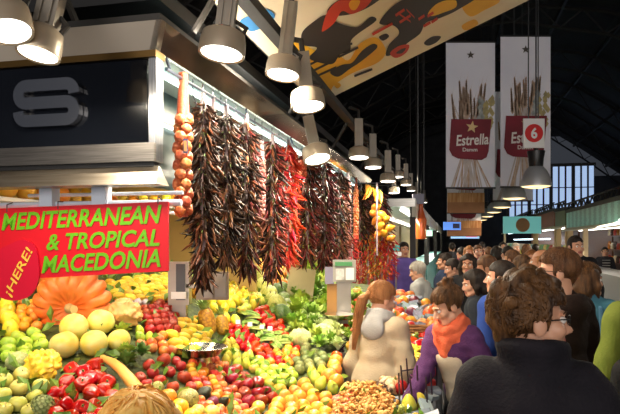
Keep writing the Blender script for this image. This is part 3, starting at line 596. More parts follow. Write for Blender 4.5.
# ------------------------------------------------------------------ people
class SDF:
    def __init__(s, lo, hi, h):
        s.lo = np.array(lo, float); s.h = h; s.n = np.maximum(4, np.ceil((np.array(hi) - s.lo) / h).astype(int) + 1)
        s.ax = [s.lo[i] + h * np.arange(s.n[i]) for i in range(3)]; s.F = np.full(s.n, .25)
    def sub(s, lo, hi):
        i0 = np.clip(np.floor((np.array(lo) - s.lo) / s.h).astype(int), 0, s.n - 1); i1 = np.clip(np.ceil((np.array(hi) - s.lo) / s.h).astype(int) + 1, 1, s.n)
        sl = tuple(slice(a, max(b, a + 1)) for a, b in zip(i0, i1)); g = np.meshgrid(*[s.ax[i][sl[i]] for i in range(3)], indexing='ij')
        return sl, np.stack(g, -1)
    def mix(s, sl, d, k, op):
        A = s.F[sl]
        if op == 'u':
            hh = np.clip(.5 + .5 * (A - d) / k, 0, 1); s.F[sl] = A * (1 - hh) + d * hh - k * hh * (1 - hh)
        else:
            hh = np.clip(.5 - .5 * (A + d) / k, 0, 1); s.F[sl] = A * (1 - hh) - d * hh + k * hh * (1 - hh)
    def cap(s, a, b, ra, rb=None, k=.02, op='u'):
        a, b = np.array(a, float), np.array(b, float); rb = ra if rb is None else rb; m = max(ra, rb) + k + 2 * s.h
        sl, Pn = s.sub(np.minimum(a, b) - m, np.maximum(a, b) + m); d = b - a; L = max(d @ d, 1e-9)
        t = np.clip(((Pn - a) @ d) / L, 0, 1); s.mix(sl, np.linalg.norm(Pn - a - t[..., None] * d, axis=-1) - (ra + (rb - ra) * t), k, op); return s
    def chain(s, pts, rs, k=.02, op='u'):
        for i in range(len(pts) - 1): s.cap(pts[i], pts[i + 1], rs[i], rs[i + 1], k, op)
        return s
    def ell(s, c, r, k=.02, op='u', R=None):
        c = np.array(c, float); r = np.array(r, float); m = r.max() + k + 2 * s.h; sl, Pn = s.sub(c - m, c + m)
        q = (Pn - c) @ (np.array(R) if R is not None else np.eye(3)); k0 = np.linalg.norm(q / r, axis=-1); k1 = np.linalg.norm(q / r ** 2, axis=-1) + 1e-9
        s.mix(sl, k0 * (k0 - 1) / k1, k, op); return s
    def grid(s): return np.stack(np.meshgrid(*s.ax, indexing='ij'), -1)
    def cut(s, fn): s.F = np.maximum(s.F, fn(s.grid())); return s
    def warp(s, amp, freq, seed=0, st=(1, 1, 1)):
        g = s.grid() * np.array(st); r = np.random.RandomState(seed); n = 0
        for _ in range(5): w = r.normal(size=3) * freq; n = n + np.sin(g @ w + r.uniform(0, 6))
        s.F = s.F + amp * n / 2.2; return s
    def mesh(s):
        F_ = s.F; I = F_ < 0; nx, ny, nz = F_.shape
        cs = [(i, j, k) for i in (0, 1) for j in (0, 1) for k in (0, 1)]
        cnt = sum(I[i:nx - 1 + i, j:ny - 1 + j, k:nz - 1 + k].astype(int) for i, j, k in cs)
        act = (cnt > 0) & (cnt < 8); idx = -np.ones(act.shape, int); ii = np.argwhere(act); idx[act] = np.arange(len(ii))
        acc = np.zeros((len(ii), 3)); num = np.zeros(len(ii))
        for a in cs:
            for ax in range(3):
                if a[ax]: continue
                e = list(a); e[ax] = 1
                fa = F_[ii[:, 0] + a[0], ii[:, 1] + a[1], ii[:, 2] + a[2]]; fb = F_[ii[:, 0] + e[0], ii[:, 1] + e[1], ii[:, 2] + e[2]]
                x = (fa < 0) != (fb < 0); t = np.where(x, fa / np.where(x, fa - fb, 1), 0)
                p = np.tile(np.array(a, float), (len(ii), 1)); p[:, ax] += t; acc += p * x[:, None]; num += x
        V = s.lo + s.h * (ii + acc / num[:, None]); Q = []
        for ax in range(3):
            o1, o2 = (ax + 1) % 3, (ax + 2) % 3
            sl0 = [slice(None)] * 3; sl1 = [slice(None)] * 3; sl0[ax] = slice(0, -1); sl1[ax] = slice(1, None)
            A, B = I[tuple(sl0)], I[tuple(sl1)]; e = np.argwhere(A != B); e = e[(e[:, o1] > 0) & (e[:, o2] > 0)]
            e = e[(e[:, o1] < act.shape[o1]) & (e[:, o2] < act.shape[o2])]
            def g(d1, d2): q = e.copy(); q[:, o1] -= d1; q[:, o2] -= d2; return idx[q[:, 0], q[:, 1], q[:, 2]]
            q = np.stack([g(1, 1), g(0, 1), g(0, 0), g(1, 0)], 1); fl = A[e[:, 0], e[:, 1], e[:, 2]]
            q[~fl] = q[~fl][:, ::-1]; Q.append(q)
        return V, np.concatenate(Q)
def m3(M): return np.array(M)
CACHE = {}
def head_geo(kind):
    """head and neck, face to +Y, origin mid-head, eyes at z = 0; returns verts, faces, material indices (0 skin 1 lip 2 white 3 iris 4 brow)"""
    if kind in CACHE: return CACHE[kind]
    s = SDF((-.12, -.15, -.25), (.12, .15, .15), .0062); fem = kind == 'f'; j = .93 if fem else 1.0
    s.ell((0, -.018, .035), (.074, .096, .084), .02).ell((0, .028, -.045), (.056 * j, .066, .074 * j), .03)
    s.cap((-.018 * j, .066, -.098 * j), (.018 * j, .066, -.098 * j), .019, .019, .025)
    for q in (-1, 1):
        s.cap((q * .055 * j, .01, -.075 * j), (q * .02, .065, -.100 * j), .016, .014, .03)
        s.ell((q * .042, .062, -.028), (.022, .022, .02), .025)
        s.ell((q * .079, -.008, -.012), (.009, .022, .033), .008)
        s.ell((q * .031, .098, .002), (.017, .016, .011), .012, 'd')
        s.cap((q * .014, .088, .022), (q * .048, .074, .020), .008, .006, .014)
    s.chain([(0, .088, .012), (0, .100, -.018), (0, .112, -.034)], [.008, .009, .012], .012)
    for q in (-1, 1): s.ell((q * .013, .098, -.038), (.009, .011, .008), .008)
    s.cap((-.016, .090, -.062), (.016, .090, -.062), .0065, .0065, .006).cap((-.013, .089, -.073), (.013, .089, -.073), .0075, .0075, .006)
    s.cap((-.02, .101, -.0675), (.02, .101, -.0675), .0035, .0035, .004, 'd')
    s.cap((0, -.022, -.05), (0, -.035, -.20), .050 if fem else .058, .056 if fem else .066, .03)
    V, Q = s.mesh(); c = V[Q].mean(1); mi = np.zeros(len(Q), int)
    mi[(np.abs(c[:, 0]) < .024) & (np.abs(c[:, 2] + .0675) < .0125) & (c[:, 1] > .083)] = 1
    b = MB(); b.add(V, Q.tolist(), mi.tolist())
    for q in (-1, 1):
        b.ell((q * .031, .077, .001), (.0125, .0125, .0115), 2, 8, 10); b.ell((q * .031, .0862, .001), (.0055, .0042, .0055), 3, 6, 8)
        b.tube([(q * .012, .0945, .020), (q * .032, .0895, .0275), (q * .052, .073, .022)], [.003, .004, .002], 5, 4)
    CACHE[kind] = (b.v, b.f, b.m); return CACHE[kind]
def hand_geo(curl, spread=.0):
    """right hand: wrist at the origin, fingers along +Z, palm facing +Y, thumb to -X"""
    key = ('hand', round(curl, 2))
    if key in CACHE: return CACHE[key]
    s = SDF((-.09, -.05, -.04), (.07, .12, .21), .0042)
    s.cap((0, 0, -.03), (0, 0, .02), .024, .024, .02)
    s.ell((-.012, 0, .055), (.028, .014, .05), .015).ell((.014, 0, .052), (.026, .013, .047), .015)
    for i in range(4):
        x = -.033 + .0205 * i; L = (.072, .080, .075, .058)[i]; r = (.0088, .009, .0086, .0076)[i]; p = np.array((x, 0, .088 - (.006 if i == 3 else 0) - (.003 if i == 0 else 0)))
        a = curl * (.6 + .1 * i); pts = [p]; sp = (i - 1.5) * .07
        for sgm in (.45, .32, .25):
            dv = np.array((math.sin(sp), math.sin(a), math.cos(a))); p = p + dv / np.linalg.norm(dv) * L * sgm; pts.append(p); a += curl * .75
        s.chain(pts, [r * 1.06, r * 1.0, r * .92, r * .78], .004)
    s.chain([(-.022, .004, .022), (-.046, .018, .048), (-.056, .034, .076), (-.054, .046, .097)], [.014, .0115, .0095, .0075], .010)
    CACHE[key] = s.mesh(); return CACHE[key]
def hair_geo(style, seed=0):
    key = ('hair', style, seed)
    if key in CACHE: return CACHE[key]
    s = SDF((-.17, -.26, -.46), (.17, .17, .22), .0085)
    g = 1.0
    if style == 'tousled':
        s.ell((0, -.02, .040), (.088, .106, .100), .02)
        for i in range(34):
            r_ = random.Random(seed * 77 + i); a = r_.uniform(0, 6.28); e = r_.uniform(-.1, 1.3); dv = np.array((math.cos(a) * math.cos(e), math.sin(a) * math.cos(e), math.sin(e)))
            c = np.array((0, -.025, .04)) + dv * np.array((.083, .100, .092)); sw = np.cross(dv, (r_.uniform(-1, 1), r_.uniform(-1, 1), 1)); sw /= np.linalg.norm(sw) + 1e-6
            s.chain([c - sw * .035, c + dv * .012, c + sw * .035 - np.array((0, 0, .01))], [.012, .019, .008], .012)
        s.cap((0, -.10, .0), (0, -.075, -.085), .045, .03, .03)
        for q in (-1, 1): s.cap((q * .074, .022, .03), (q * .078, .022, -.03), .012, .007, .012)
    elif style in ('short', 'crop', 'bald'):
        e = {'short': 1.0, 'crop': .975, 'bald': .94}[style]; s.ell((0, -.02, .038), (.087 * e, .108 * e, .097 * e), .02).cap((0, -.09, .0), (0, -.07, -.07), .03, .022, .03)
        for q in (-1, 1): s.cap((q * .072, .015, .03), (q * .074, .022, -.02), .010, .007, .012)
    else:
        s.ell((0, -.022, .038), (.088, .109, .096), .02)
        if style in ('bob', 'long', 'wild'):
            L = {'bob': -.14, 'long': -.26, 'wild': -.20}[style]; w = 1.35 if style == 'wild' else 1
            for q in (-1, 1): s.chain([(q * .068, -.01, .05), (q * .084 * w, .0, -.04), (q * .078 * w, .01, L)], [.035, .030 * w, .018], .03)
            s.chain([(0, -.08, .04), (0, -.095, -.06), (0, -.085, L)], [.06, .06 * w, .045], .04)
            for q in (-1, 1): s.chain([(q * .045, -.06, .0), (q * .055, -.07, -.08), (q * .05, -.06, L)], [.05, .045 * w, .03], .03)
        if style == 'ponytail':
            s.ell((0, -.118, .02), (.032, .03, .032), .02).chain([(0, -.12, .02), (-.008, -.165, -.03), (-.02, -.165, -.16), (-.025, -.15, -.30), (-.02, -.14, -.40)], [.022, .032, .030, .023, .008], .015)
        if style == 'bun':
            for i in range(14):
                r_ = random.Random(i); dv = np.array([r_.gauss(0, 1) for _ in range(3)]); dv /= np.linalg.norm(dv); c = np.array((0, -.060, .135)) + dv * .030
                s.cap(c, c + dv * .028, .024, .010, .012)
            for q in (-1, 1): s.cap((q * .078, .03, .02), (q * .074, .045, -.07), .010, .004, .012)
    if style == 'tousled': s.warp(.0035, 60, seed)
    else: s.warp(.0022, 55, seed, (1, 1, .35))
    long_ = style in ('bob', 'long', 'wild')
    fr = (.066, .080, .092)
    s.ell((0, .105, -.022), fr, .012, 'd')                  # opening for the face
    if style == 'bald': s.ell((0, .02, .12), (.09, .12, .085), .01, 'd')
    s.cut(lambda g: np.minimum(g[..., 1] - (.045 if long_ else .028), .048 - g[..., 2]))
    if not long_:
        s.cut(lambda g: np.where(g[..., 1] > -.125 if style == 'ponytail' else np.ones_like(g[..., 0], bool), -(g[..., 2] + .055 - .55 * g[..., 1]), -1))
        for q in (-1, 1): s.ell((q * .085, .0, -.03), (.02, .026, .036), .008, 'd')
    CACHE[key] = s.mesh(); return CACHE[key]
def strands(style, seed, n):
    """thin tapered locks lying over the hair, flowing away from the crown or to the knot"""
    r_ = random.Random(seed * 13 + n); c = np.array((0, -.022, .040)); R0 = {'tousled': (.096, .115, .108), 'crop': (.086, .107, .097)}.get(style, (.091, .113, .101)); R0 = np.array(R0)
    crown = np.array((.15, -.45, .9)); crown /= np.linalg.norm(crown); knot = np.array((0, -.96, -.15)); b = MB()
    tie = style in ('ponytail', 'bun'); long_ = style in ('bob', 'long', 'wild')
    if style == 'bun': knot = np.array((0, -.78, .55))
    for _ in range(n):
        u = np.array([r_.gauss(0, 1) for _ in range(3)]); u /= np.linalg.norm(u)
        if u[2] < -.35 and not long_: continue
        L = r_.uniform(.35, .75) if style == 'tousled' else r_.uniform(.5, .95); pts = []; w = np.array([r_.gauss(0, 1) for _ in range(3)]) * (.75 if style in ('tousled',) else .22); lift = r_.uniform(0, .07) if style == 'tousled' else r_.uniform(-.01, .025); v = u
        for k in range(7):
            t = k / 6; p = c + v * R0 * (1.0 + lift * math.sin(t * 2.2)); pts.append(p)
            fl = (knot - v) if tie else (v - crown * (v @ crown)) * 1.0 + np.array((0, 0, -.35)); fl = fl + w + .3 * np.array((r_.gauss(0, 1), r_.gauss(0, 1), r_.gauss(0, 1))) * (.6 if style == 'tousled' else .2); fl = fl - v * (fl @ v); fl /= np.linalg.norm(fl) + 1e-6
            if long_ and p[2] < .0: v = v.copy(); c2 = p + np.array((0, 0, -.03)); v = (c2 - c) / R0; continue
            v = v + fl * L / 6; v /= np.linalg.norm(v)
        P_ = np.array(pts); q = (P_ - np.array((0, .105, -.022))) / np.array((.066, .086, .095))
        ok = ((q * q).sum(1) > 1) & ~((P_[:, 1] > (.045 if long_ else .026)) & (P_[:, 2] < .05))
        if not long_: ok &= (P_[:, 2] + .066 - .5 * P_[:, 1] > 0) & ~((np.abs(P_[:, 0]) > .05) & (np.abs(P_[:, 1]) < .03) & (P_[:, 2] < .0))
        m = 7 if ok.all() else int(np.argmin(ok))
        if m < 3: continue
        rr = r_.uniform(.0026, .0048); b.tube(P_[:m], [rr * (.5 + .5 * math.sin(math.pi * (i + .6) / (m + .2))) if i < m - 1 else rr * .15 for i in range(m)], 4, 0, False)
    if style == 'ponytail':
        ch = np.array([(0, -.118, .02), (-.008, -.165, -.03), (-.02, -.165, -.16), (-.025, -.15, -.30), (-.02, -.14, -.42)]); rs = [.02, .034, .031, .024, .012]
        for _ in range(90):
            a = r_.uniform(0, 6.28); ph = r_.uniform(-.6, .6); b.tube([ch[i] + np.array((math.cos(a + ph * i), math.sin(a + ph * i), 0)) * rs[i] * r_.uniform(.85, 1.15) for i in range(r_.randint(4, 5))], [.004, .005, .005, .004, .001], 4, 0, False)
    return b
SKIN = [mat('skin_fair', (.62, .33, .21), (.55, .27, .17), rough=.5, scale=5, sss=.08), mat('skin_warm', (.50, .24, .14), (.44, .20, .11), rough=.5, scale=5, sss=.08)]
m_lip = mat('lips', (.38, .10, .08), rough=.4); m_eyew = mat('eye_white', (.75, .72, .68), rough=.2); m_iris = mat('iris', (.03, .018, .012), rough=.15)
def hairm(n, c1, c2, bump=.6): return mat('hair_' + n, c1, c2, rough=.5, scale=14, stretch=(3, 3, .5), bump=bump, bscale=60, contrast=(.3, .7), spec=.25)
HAIR = dict(brown=hairm('brown', (.05, .02, .008), (.16, .07, .028)), dark=hairm('dark', (.008, .005, .004), (.03, .018, .012)), auburn=hairm('auburn', (.14, .045, .012), (.34, .14, .05)),
            chest=hairm('chestnut', (.028, .012, .005), (.15, .068, .024)), grey=hairm('grey', (.30, .26, .22), (.50, .46, .40)), blond=hairm('blond', (.80, .36, .06), (1.0, .66, .20), .2), honey=hairm('honey', (.22, .09, .03), (.42, .19, .07)))
def cloth(n, c, c2=None, bump=.25): c = hexc(c); return mat('cloth_' + n, c, c2 or tuple(x * .75 for x in c), rough=.85, scale=7, bump=bump, bscale=90, spec=.2)
denim = cloth('denim', (.03, .05, .11)); blacktr = cloth('black_trousers', (.012, .012, .014)); leather = mat('dark_leather', (.02, .012, .008), rough=.4)
def ik(Sx, T, l1, l2, pole):
    Sx, T, pole = np.array(Sx, float), np.array(T, float), np.array(pole, float); d = T - Sx; L = np.linalg.norm(d); m = (l1 + l2) * .985
    if L > m: T = Sx + d / L * m; d = T - Sx; L = m
    a = (l1 * l1 - l2 * l2 + L * L) / (2 * L); hh = math.sqrt(max(l1 * l1 - a * a, 0)); u = d / L; p = pole - u * (pole @ u); p /= np.linalg.norm(p) + 1e-9
    return Sx + u * a + p * hh, T
def person(label, px, ytop, d, face, hair='short', hcol='brown', sex='m', top='coat', tcol=None, lean=0, hyaw=0, hpitch=0, hroll=0, skin=0, hands=None, curl=.5, q=.02, tr=None, glasses=False, extra=None, group=None, sc=None, hood=False, seed=0, long_coat=False, collar=.045, headscale=1.0, dx=0):
    Hh = EYE - (ytop - HZ) / F * d; x = (px - CX) / F * d
    le = math.radians(lean); Fv = np.array((0, math.cos(le), -math.sin(le))); Uv = np.array((0, math.sin(le), math.cos(le))); Xv = np.array((1.0, 0, 0))
    k = sc or Hh / 1.72 if lean == 0 else (sc or 1.0)
    hipz = .92 * k; 
    if lean and not sc: pass
    base = np.array((0, -.16 * math.sin(le), .93)); R = np.stack([Xv, Fv, Uv], 1)
    T_ = lambda a, b_, c: base + Xv * a + Fv * b_ + Uv * c
    narrow = .90 if sex == 'f' else 1.0
    sh = {-1: T_(-.172 * narrow, -.005, .43), 1: T_(.172 * narrow, -.005, .43)}
    neck = T_(0, -.01, .49)
    le2 = le * .55; hc = neck + np.array((0, math.sin(le2) * .16 + .015, math.cos(le2) * .155))
    HR = Matrix.Rotation(math.radians(hyaw), 3, 'Z') @ Matrix.Rotation(math.radians(hpitch), 3, 'X') @ Matrix.Rotation(math.radians(hroll), 3, 'Y')
    hr = np.array(HR) * headscale
    # scale so that the top of the head is where it should be
    topz = hc[2] + .125
    k = sc or Hh / topz
    arms = {}
    for sgn in (-1, 1):
        tgt = None if hands is None else hands.get(sgn)
        if tgt is None: tgt = np.array((sgn * .26, .05 + .25 * math.sin(le), sh[sgn][2] - .56))
        else: tgt = np.array(tgt)
        e, w = ik(sh[sgn], tgt, .29, .255, (sgn * .5, -.9, -.25)); arms[sgn] = (sh[sgn], e, w)
    lo, hi = (-.55, -.6, -.02), (.55, 1.0, 1.75)
    pts = np.array([p for a in arms.values() for p in a] + [hc]); lo = np.minimum(lo, pts.min(0) - .12); hi = np.maximum((.4, .35, 1.5), pts.max(0) + .15); lo = np.array((min(-.4, lo[0]), min(-.42, pts[:, 1].min() - .15), -.02))
    def torso(s, o, kk=.05):
        s.ell(T_(0, 0, .02), (.160 * (1.04 if sex == 'f' else 1) + o, .112 + o, .13 + o), kk, R=R).ell(T_(0, .005, .17), (.138 * narrow + o, .102 + o, .16 + o), kk, R=R)
        s.ell(T_(0, .008, .33), (.160 * narrow + o, .118 + o, .16 + o), kk, R=R).cap(sh[-1] - Xv * -.03, sh[1] - Xv * .03, .058 + o, .058 + o, kk)
        s.cap(T_(0, -.012, .42), neck, .075 + o, .055 + o * .6, kk)
    leg = {sg: [np.array((sg * .088, base[1], .92)), np.array((sg * .095, .01, .49)), np.array((sg * .10, -.02, .09))] for sg in (-1, 1)}
    s = SDF(lo, hi, max(q, .016)); torso(s, 0)
    for sg in (-1, 1):
        a, e, w = arms[sg]; s.chain([a, e, w], [.052, .041, .029], .03); s.chain(leg[sg], [.088, .056, .040], .04)
        s.ell(leg[sg][2] + np.array((0, .06, -.045)), (.04, .12, .038), .03)
    V, Q = s.mesh(); b = MB(); b.add(V, Q.tolist(), 0)
    hv, hf, hm = head_geo(sex); hvn = np.array(hv); b.add(hvn @ hr.T + hc, hf, hm)
    for sg in (-1, 1):
        a, e, w = arms[sg]; dz = (w - e) / np.linalg.norm(w - e); 
        pn = np.array((-sg * 1.0, 0.15, 0)) if (hands is None or hands.get(sg) is None) else np.array((-sg * .25, -.2, -1.0))
        pn = pn - dz * (pn @ dz); pn /= np.linalg.norm(pn); xx = np.cross(pn, dz)
        V, Q = hand_geo(curl); V = V.copy(); Q = Q.copy()
        M = np.stack([xx, pn, dz], 1)                        # right hand: thumb at -X local
        if sg < 0: V[:, 0] *= -1; Q = Q[:, ::-1]
        b.add((V * .95) @ M.T + w, Q.tolist(), 0)
    rz = math.radians(face)
    rel = np.array((hc[0], hc[1])) * k; cr, sr = math.cos(rz), math.sin(rz)
    loc = Vector((x - (cr * rel[0] - sr * rel[1]) + dx, d - (sr * rel[0] + cr * rel[1]), 0))
    o = b.build('person', [SKIN[skin], m_lip, m_eyew, m_iris, HAIR[hcol]], local=True)
    o.location = loc; o.rotation_euler = (0, 0, rz); o.scale = (k, k, k); tagk(o, label, 'person', group)
    def child(n, V, Q, m): bb = MB(); bb.add(V, Q.tolist() if not isinstance(Q, list) else Q, 0); return bb.build(n, m, o, local=True)
    if hair:
        V, Q = hair_geo(hair, seed); 
        bb = MB(); bb.add(V @ hr.T + hc, Q.tolist(), 0)
        if q < .0185:
            sb = strands(hair, seed, 1500 if q < .013 else 700)
            if sb.v: bb.add(np.array(sb.v) @ hr.T + hc, sb.f, 0)
        bb.build('hair', HAIR[hcol], o, local=True)
    # trousers and shoes
    s = SDF((lo[0], lo[1], .02), (hi[0], hi[1], 1.08), max(q, .018)); s.ell(T_(0, 0, .0), (.168, .122, .12), .04, R=R)
    for sg in (-1, 1): s.chain(leg[sg], [.098, .072, .062], .03)
    V, Q = s.mesh(); child('trousers', V, Q, tr or denim)
    for sg in (-1, 1):
        bb = MB(); c = leg[sg][2]; bb.sph(lambda t, p: (.05 * math.sin(t) * math.cos(p), .145 * math.sin(t) * math.sin(p), max(-.042, .062 * math.cos(t) * (1 - .35 * math.sin(t) * math.sin(p)))), 10, 14, 0, tuple(c + np.array((0, .05, -.045)))); bb.build('shoe', leather, o, local=True)
    # upper garment
    o_ = {'coat': .034, 'jacket': .03, 'sweater': .02, 'shirt': .014}.get(top, .03)
    hem = .55 if long_coat else (.80 if top in ('coat', 'jacket') else .86)
    s = SDF((lo[0], lo[1], hem - .05), hi, q); torso(s, o_)
    s.chain([T_(0, 0, .02), np.array((0, base[1] * .6, hem - .02))], [.150 + o_, .165 + o_], .05) if hem < .84 else None
    for sg in (-1, 1):
        a, e, w = arms[sg]; s.chain([a, e, e + (w - e) * .97], [.050 + o_ * .8, .044 + o_ * .9, .036 + o_ * .75], .035)
    if top in ('coat', 'jacket'):
        for a in np.linspace(0, 2 * math.pi, 33 if collar > .05 else 15)[:-1]:                     # stand collar
            p1 = neck + Xv * (.070 * math.cos(a)) + Fv * (.062 * math.sin(a) - .005) + Uv * (.0 + .012 * -math.sin(a)); s.cap(p1, p1 + Uv * collar + (Xv * math.cos(a) + Fv * math.sin(a)) * (collar - .045) * .7, .017, .015, .02)
    if hood:
        s.ell(neck - Fv * .10 - Uv * .03, (.115, .07, .085), .04, R=R)
        s.ell(neck - Fv * .085 + Uv * .055, (.06, .035, .05), .03, 'd', R=R)
    s.warp(.0045 if top != 'shirt' else .003, 17, seed + 3); s.warp(.0022, 45, seed + 5)
    if q < .0125: s.warp(.0030, 20, seed + 8, (.5, .5, 2.2))
    npz = neck + Uv * (.055 if top in ('coat', 'jacket') else .005)
    s.ell(neck + Uv * (.06 + (collar - .045) * .5), (.062, .056, .07 + (collar - .045)), .012, 'd', R=R)
    s.cut(lambda g: hem - g[..., 2])
    V, Q = s.mesh(); child({'coat': 'coat', 'jacket': 'jacket', 'sweater': 'sweater', 'shirt': 'shirt'}[top], V, Q, tcol)
    if glasses:
        bb = MB()
        for sg in (-1, 1):
            ring = [(sg * .031 + .021 * math.cos(a), .102 - .010 * abs(math.cos(a)) * (1 if math.cos(a) * sg > 0 else 0), .0 + .016 * math.sin(a)) for a in np.linspace(0, 2 * math.pi, 17)]
            bb.tube(ring, .0018, 5); bb.tube([(sg * .053, .094, .006), (sg * .072, .06, .008), (sg * .083, -.01, .004)], .0022, 5)
        bb.tube([(-.010, .104, .003), (.010, .104, .003)], .002, 5)
        bb.v = [tuple(np.array(p) @ hr.T + hc) for p in bb.v]; bb.build('glasses', blackm, o, local=True)
    if extra: extra(dict(o=o, T=T_, neck=neck, hc=hc, hr=hr, R=R, child=child, arms=arms, k=k, sh=sh, Fv=Fv, Uv=Uv, Xv=Xv, o_=o_))
    return o
def to_local(px, py, d, loc_guess): return None
# --- the four nearest shoppers
navy = cloth('black_wool', (.010, .009, .013), (.016, .013, .018), bump=.4)
person('dark-haired woman in a black wool coat and glasses, back turned, nearest the camera', 533, 279, 1.8, -24, 'tousled', 'chest', 'f', 'coat', navy, hyaw=-66, q=.011, collar=.075, glasses=True, seed=2, tr=blacktr, dx=0)
def hooded(c): pass
person('man with short brown hair and glasses in a dark brown hooded jacket, seen from behind', 556, 250, 3.4, 24, 'short', 'brown', 'm', 'coat', cloth('umber', (.022, .011, .008), bump=.35), hyaw=54, q=.012, glasses=True, hood=True, seed=4, tr=blacktr)
person('black-clad person cut off by the right edge of the photo', 662, 300, 2.45, 12, 'short', 'dark', 'm', 'coat', cloth('jet', (.006, .006, .007)), q=.014, seed=5, tr=blacktr)
person('person in a lime green coat with black hair at the right edge', 645, 252, 3.0, 12, 'bob', 'dark', 'f', 'coat', cloth('lime', (.17, .21, .035), (.12, .16, .02)), q=.013, seed=6)
tealj = cloth('teal', (.05, .16, .22), (.08, .22, .30))
def strap(c):
    T_ = c['T']; b = MB(); b.tube([T_(.13, -.14, .02), T_(.10, -.155, .25), T_(.09, -.11, .46), T_(.09, .02, .50), T_(.11, .15, .36)], .016, 6, flat=.5); b.build('bag_strap', cloth('strap_blue', (.12, .28, .42)), c['o'], local=True)
person('brown-haired woman in a teal jacket facing right, beside the lime green coat', 588, 263, 4.1, -30, 'bob', 'chest', 'f', 'jacket', tealj, hyaw=-45, q=.013, seed=7, extra=strap)
# --- woman with the orange scarf bending over the counter
def scarf(c):
    s = SDF(c['neck'] - .25, c['neck'] + .25, .010); n = c['neck']; X, Fv, Uv = c['Xv'], c['Fv'], c['Uv']
    for j, (rr, up, r0) in enumerate(((.088, .0, .040), (.080, .05, .036), (.098, -.045, .036))):
        pts = [n + X * rr * math.cos(a) + Fv * (rr * .95 * math.sin(a) + .012) + Uv * (up - .022 * math.sin(a)) for a in np.linspace(0, 2 * math.pi, 15)]
        s.chain(pts, [r0 + .006 * math.sin(3 * i + j) for i in range(15)], .010)
    s.chain([n + Fv * .10 - Uv * .05, n + Fv * .135 - Uv * .12], [.05, .035], .02)
    s.warp(.004, 40, 3); V, Q = s.mesh(); c['child']('scarf', V, Q, cloth('coral', (.80, .17, .075), (.66, .11, .05), .5))
    s = SDF(c['T'](0, 0, .2) - .4, c['T'](0, 0, .2) + .45, .012); o = c['o_'] + .012; T_ = c['T']; R = c['R']
    s.ell(T_(0, .01, .17), (.125 + o, .104 + o, .15 + o), .04, R=R).ell(T_(0, .012, .31), (.12 + o, .118 + o, .13 + o), .04, R=R).ell(T_(0, .01, .0), (.135 + o, .115 + o, .13 + o), .04, R=R)
    s.cut(lambda g: .05 - (g - T_(0, 0, 0)) @ Fv); s.cut(lambda g: (g - T_(0, 0, .37)) @ Uv); s.cut(lambda g: np.abs(g[..., 0]) - .115)
    s.warp(.003, 30, 8); V, Q = s.mesh(); c['child']('apron', V, Q, cloth('ecru', (.62, .53, .40), (.52, .43, .31)))
person('woman in a purple cardigan and coral scarf leaning over the counter', 447, 287, 3.55, 128, 'bun', 'chest', 'f', 'sweater', cloth('plum', (.11, .04, .13), (.07, .022, .085), .5), lean=24, hyaw=-26, hpitch=-26, q=.012,
       hands={1: (.06, .46, .94), -1: (-.28, .22, .88)}, curl=.75, seed=9, extra=scarf, tr=blacktr)
# --- woman with the ponytail in the beige hoodie
def hoodie(c):
    s = SDF(c['neck'] - .24, c['neck'] + .2, .010); n, X, Fv, Uv = c['neck'], c['Xv'], c['Fv'], c['Uv']
    for a in np.linspace(math.pi * .93, math.pi * 2.07, 9):
        p = n + X * .098 * math.cos(a) + Fv * (.10 * math.sin(a)) + Uv * (-.005 - .02 * math.sin(a)); s.cap(p, p + Uv * .05 + (n - p) * .12, .030, .022, .03)
    s.ell(n - Fv * .12 - Uv * .075, (.10, .04, .085), .04, R=c['R']); s.warp(.003, 30, 4); V, Q = s.mesh(); c['child']('hood', V, Q, cloth('grey_hood', (.34, .33, .32), (.27, .26, .25)))
person('woman with a long ponytail in a beige hooded jumper, back turned among the produce', 383, 283, 4.0, -36, 'ponytail', 'honey', 'f', 'jacket', cloth('beige', (.43, .35, .24), (.36, .29, .19)), lean=10, hyaw=-34, hpitch=-14, q=.012, seed=11, extra=hoodie)
person('blond head of a small person looking at the counter, at the bottom of the photo', 140, 397, 1.32, 8, 'wild', 'blond', 'f', 'coat', cloth('sand', (.35, .25, .15)), q=.014, seed=12, headscale=1.12)
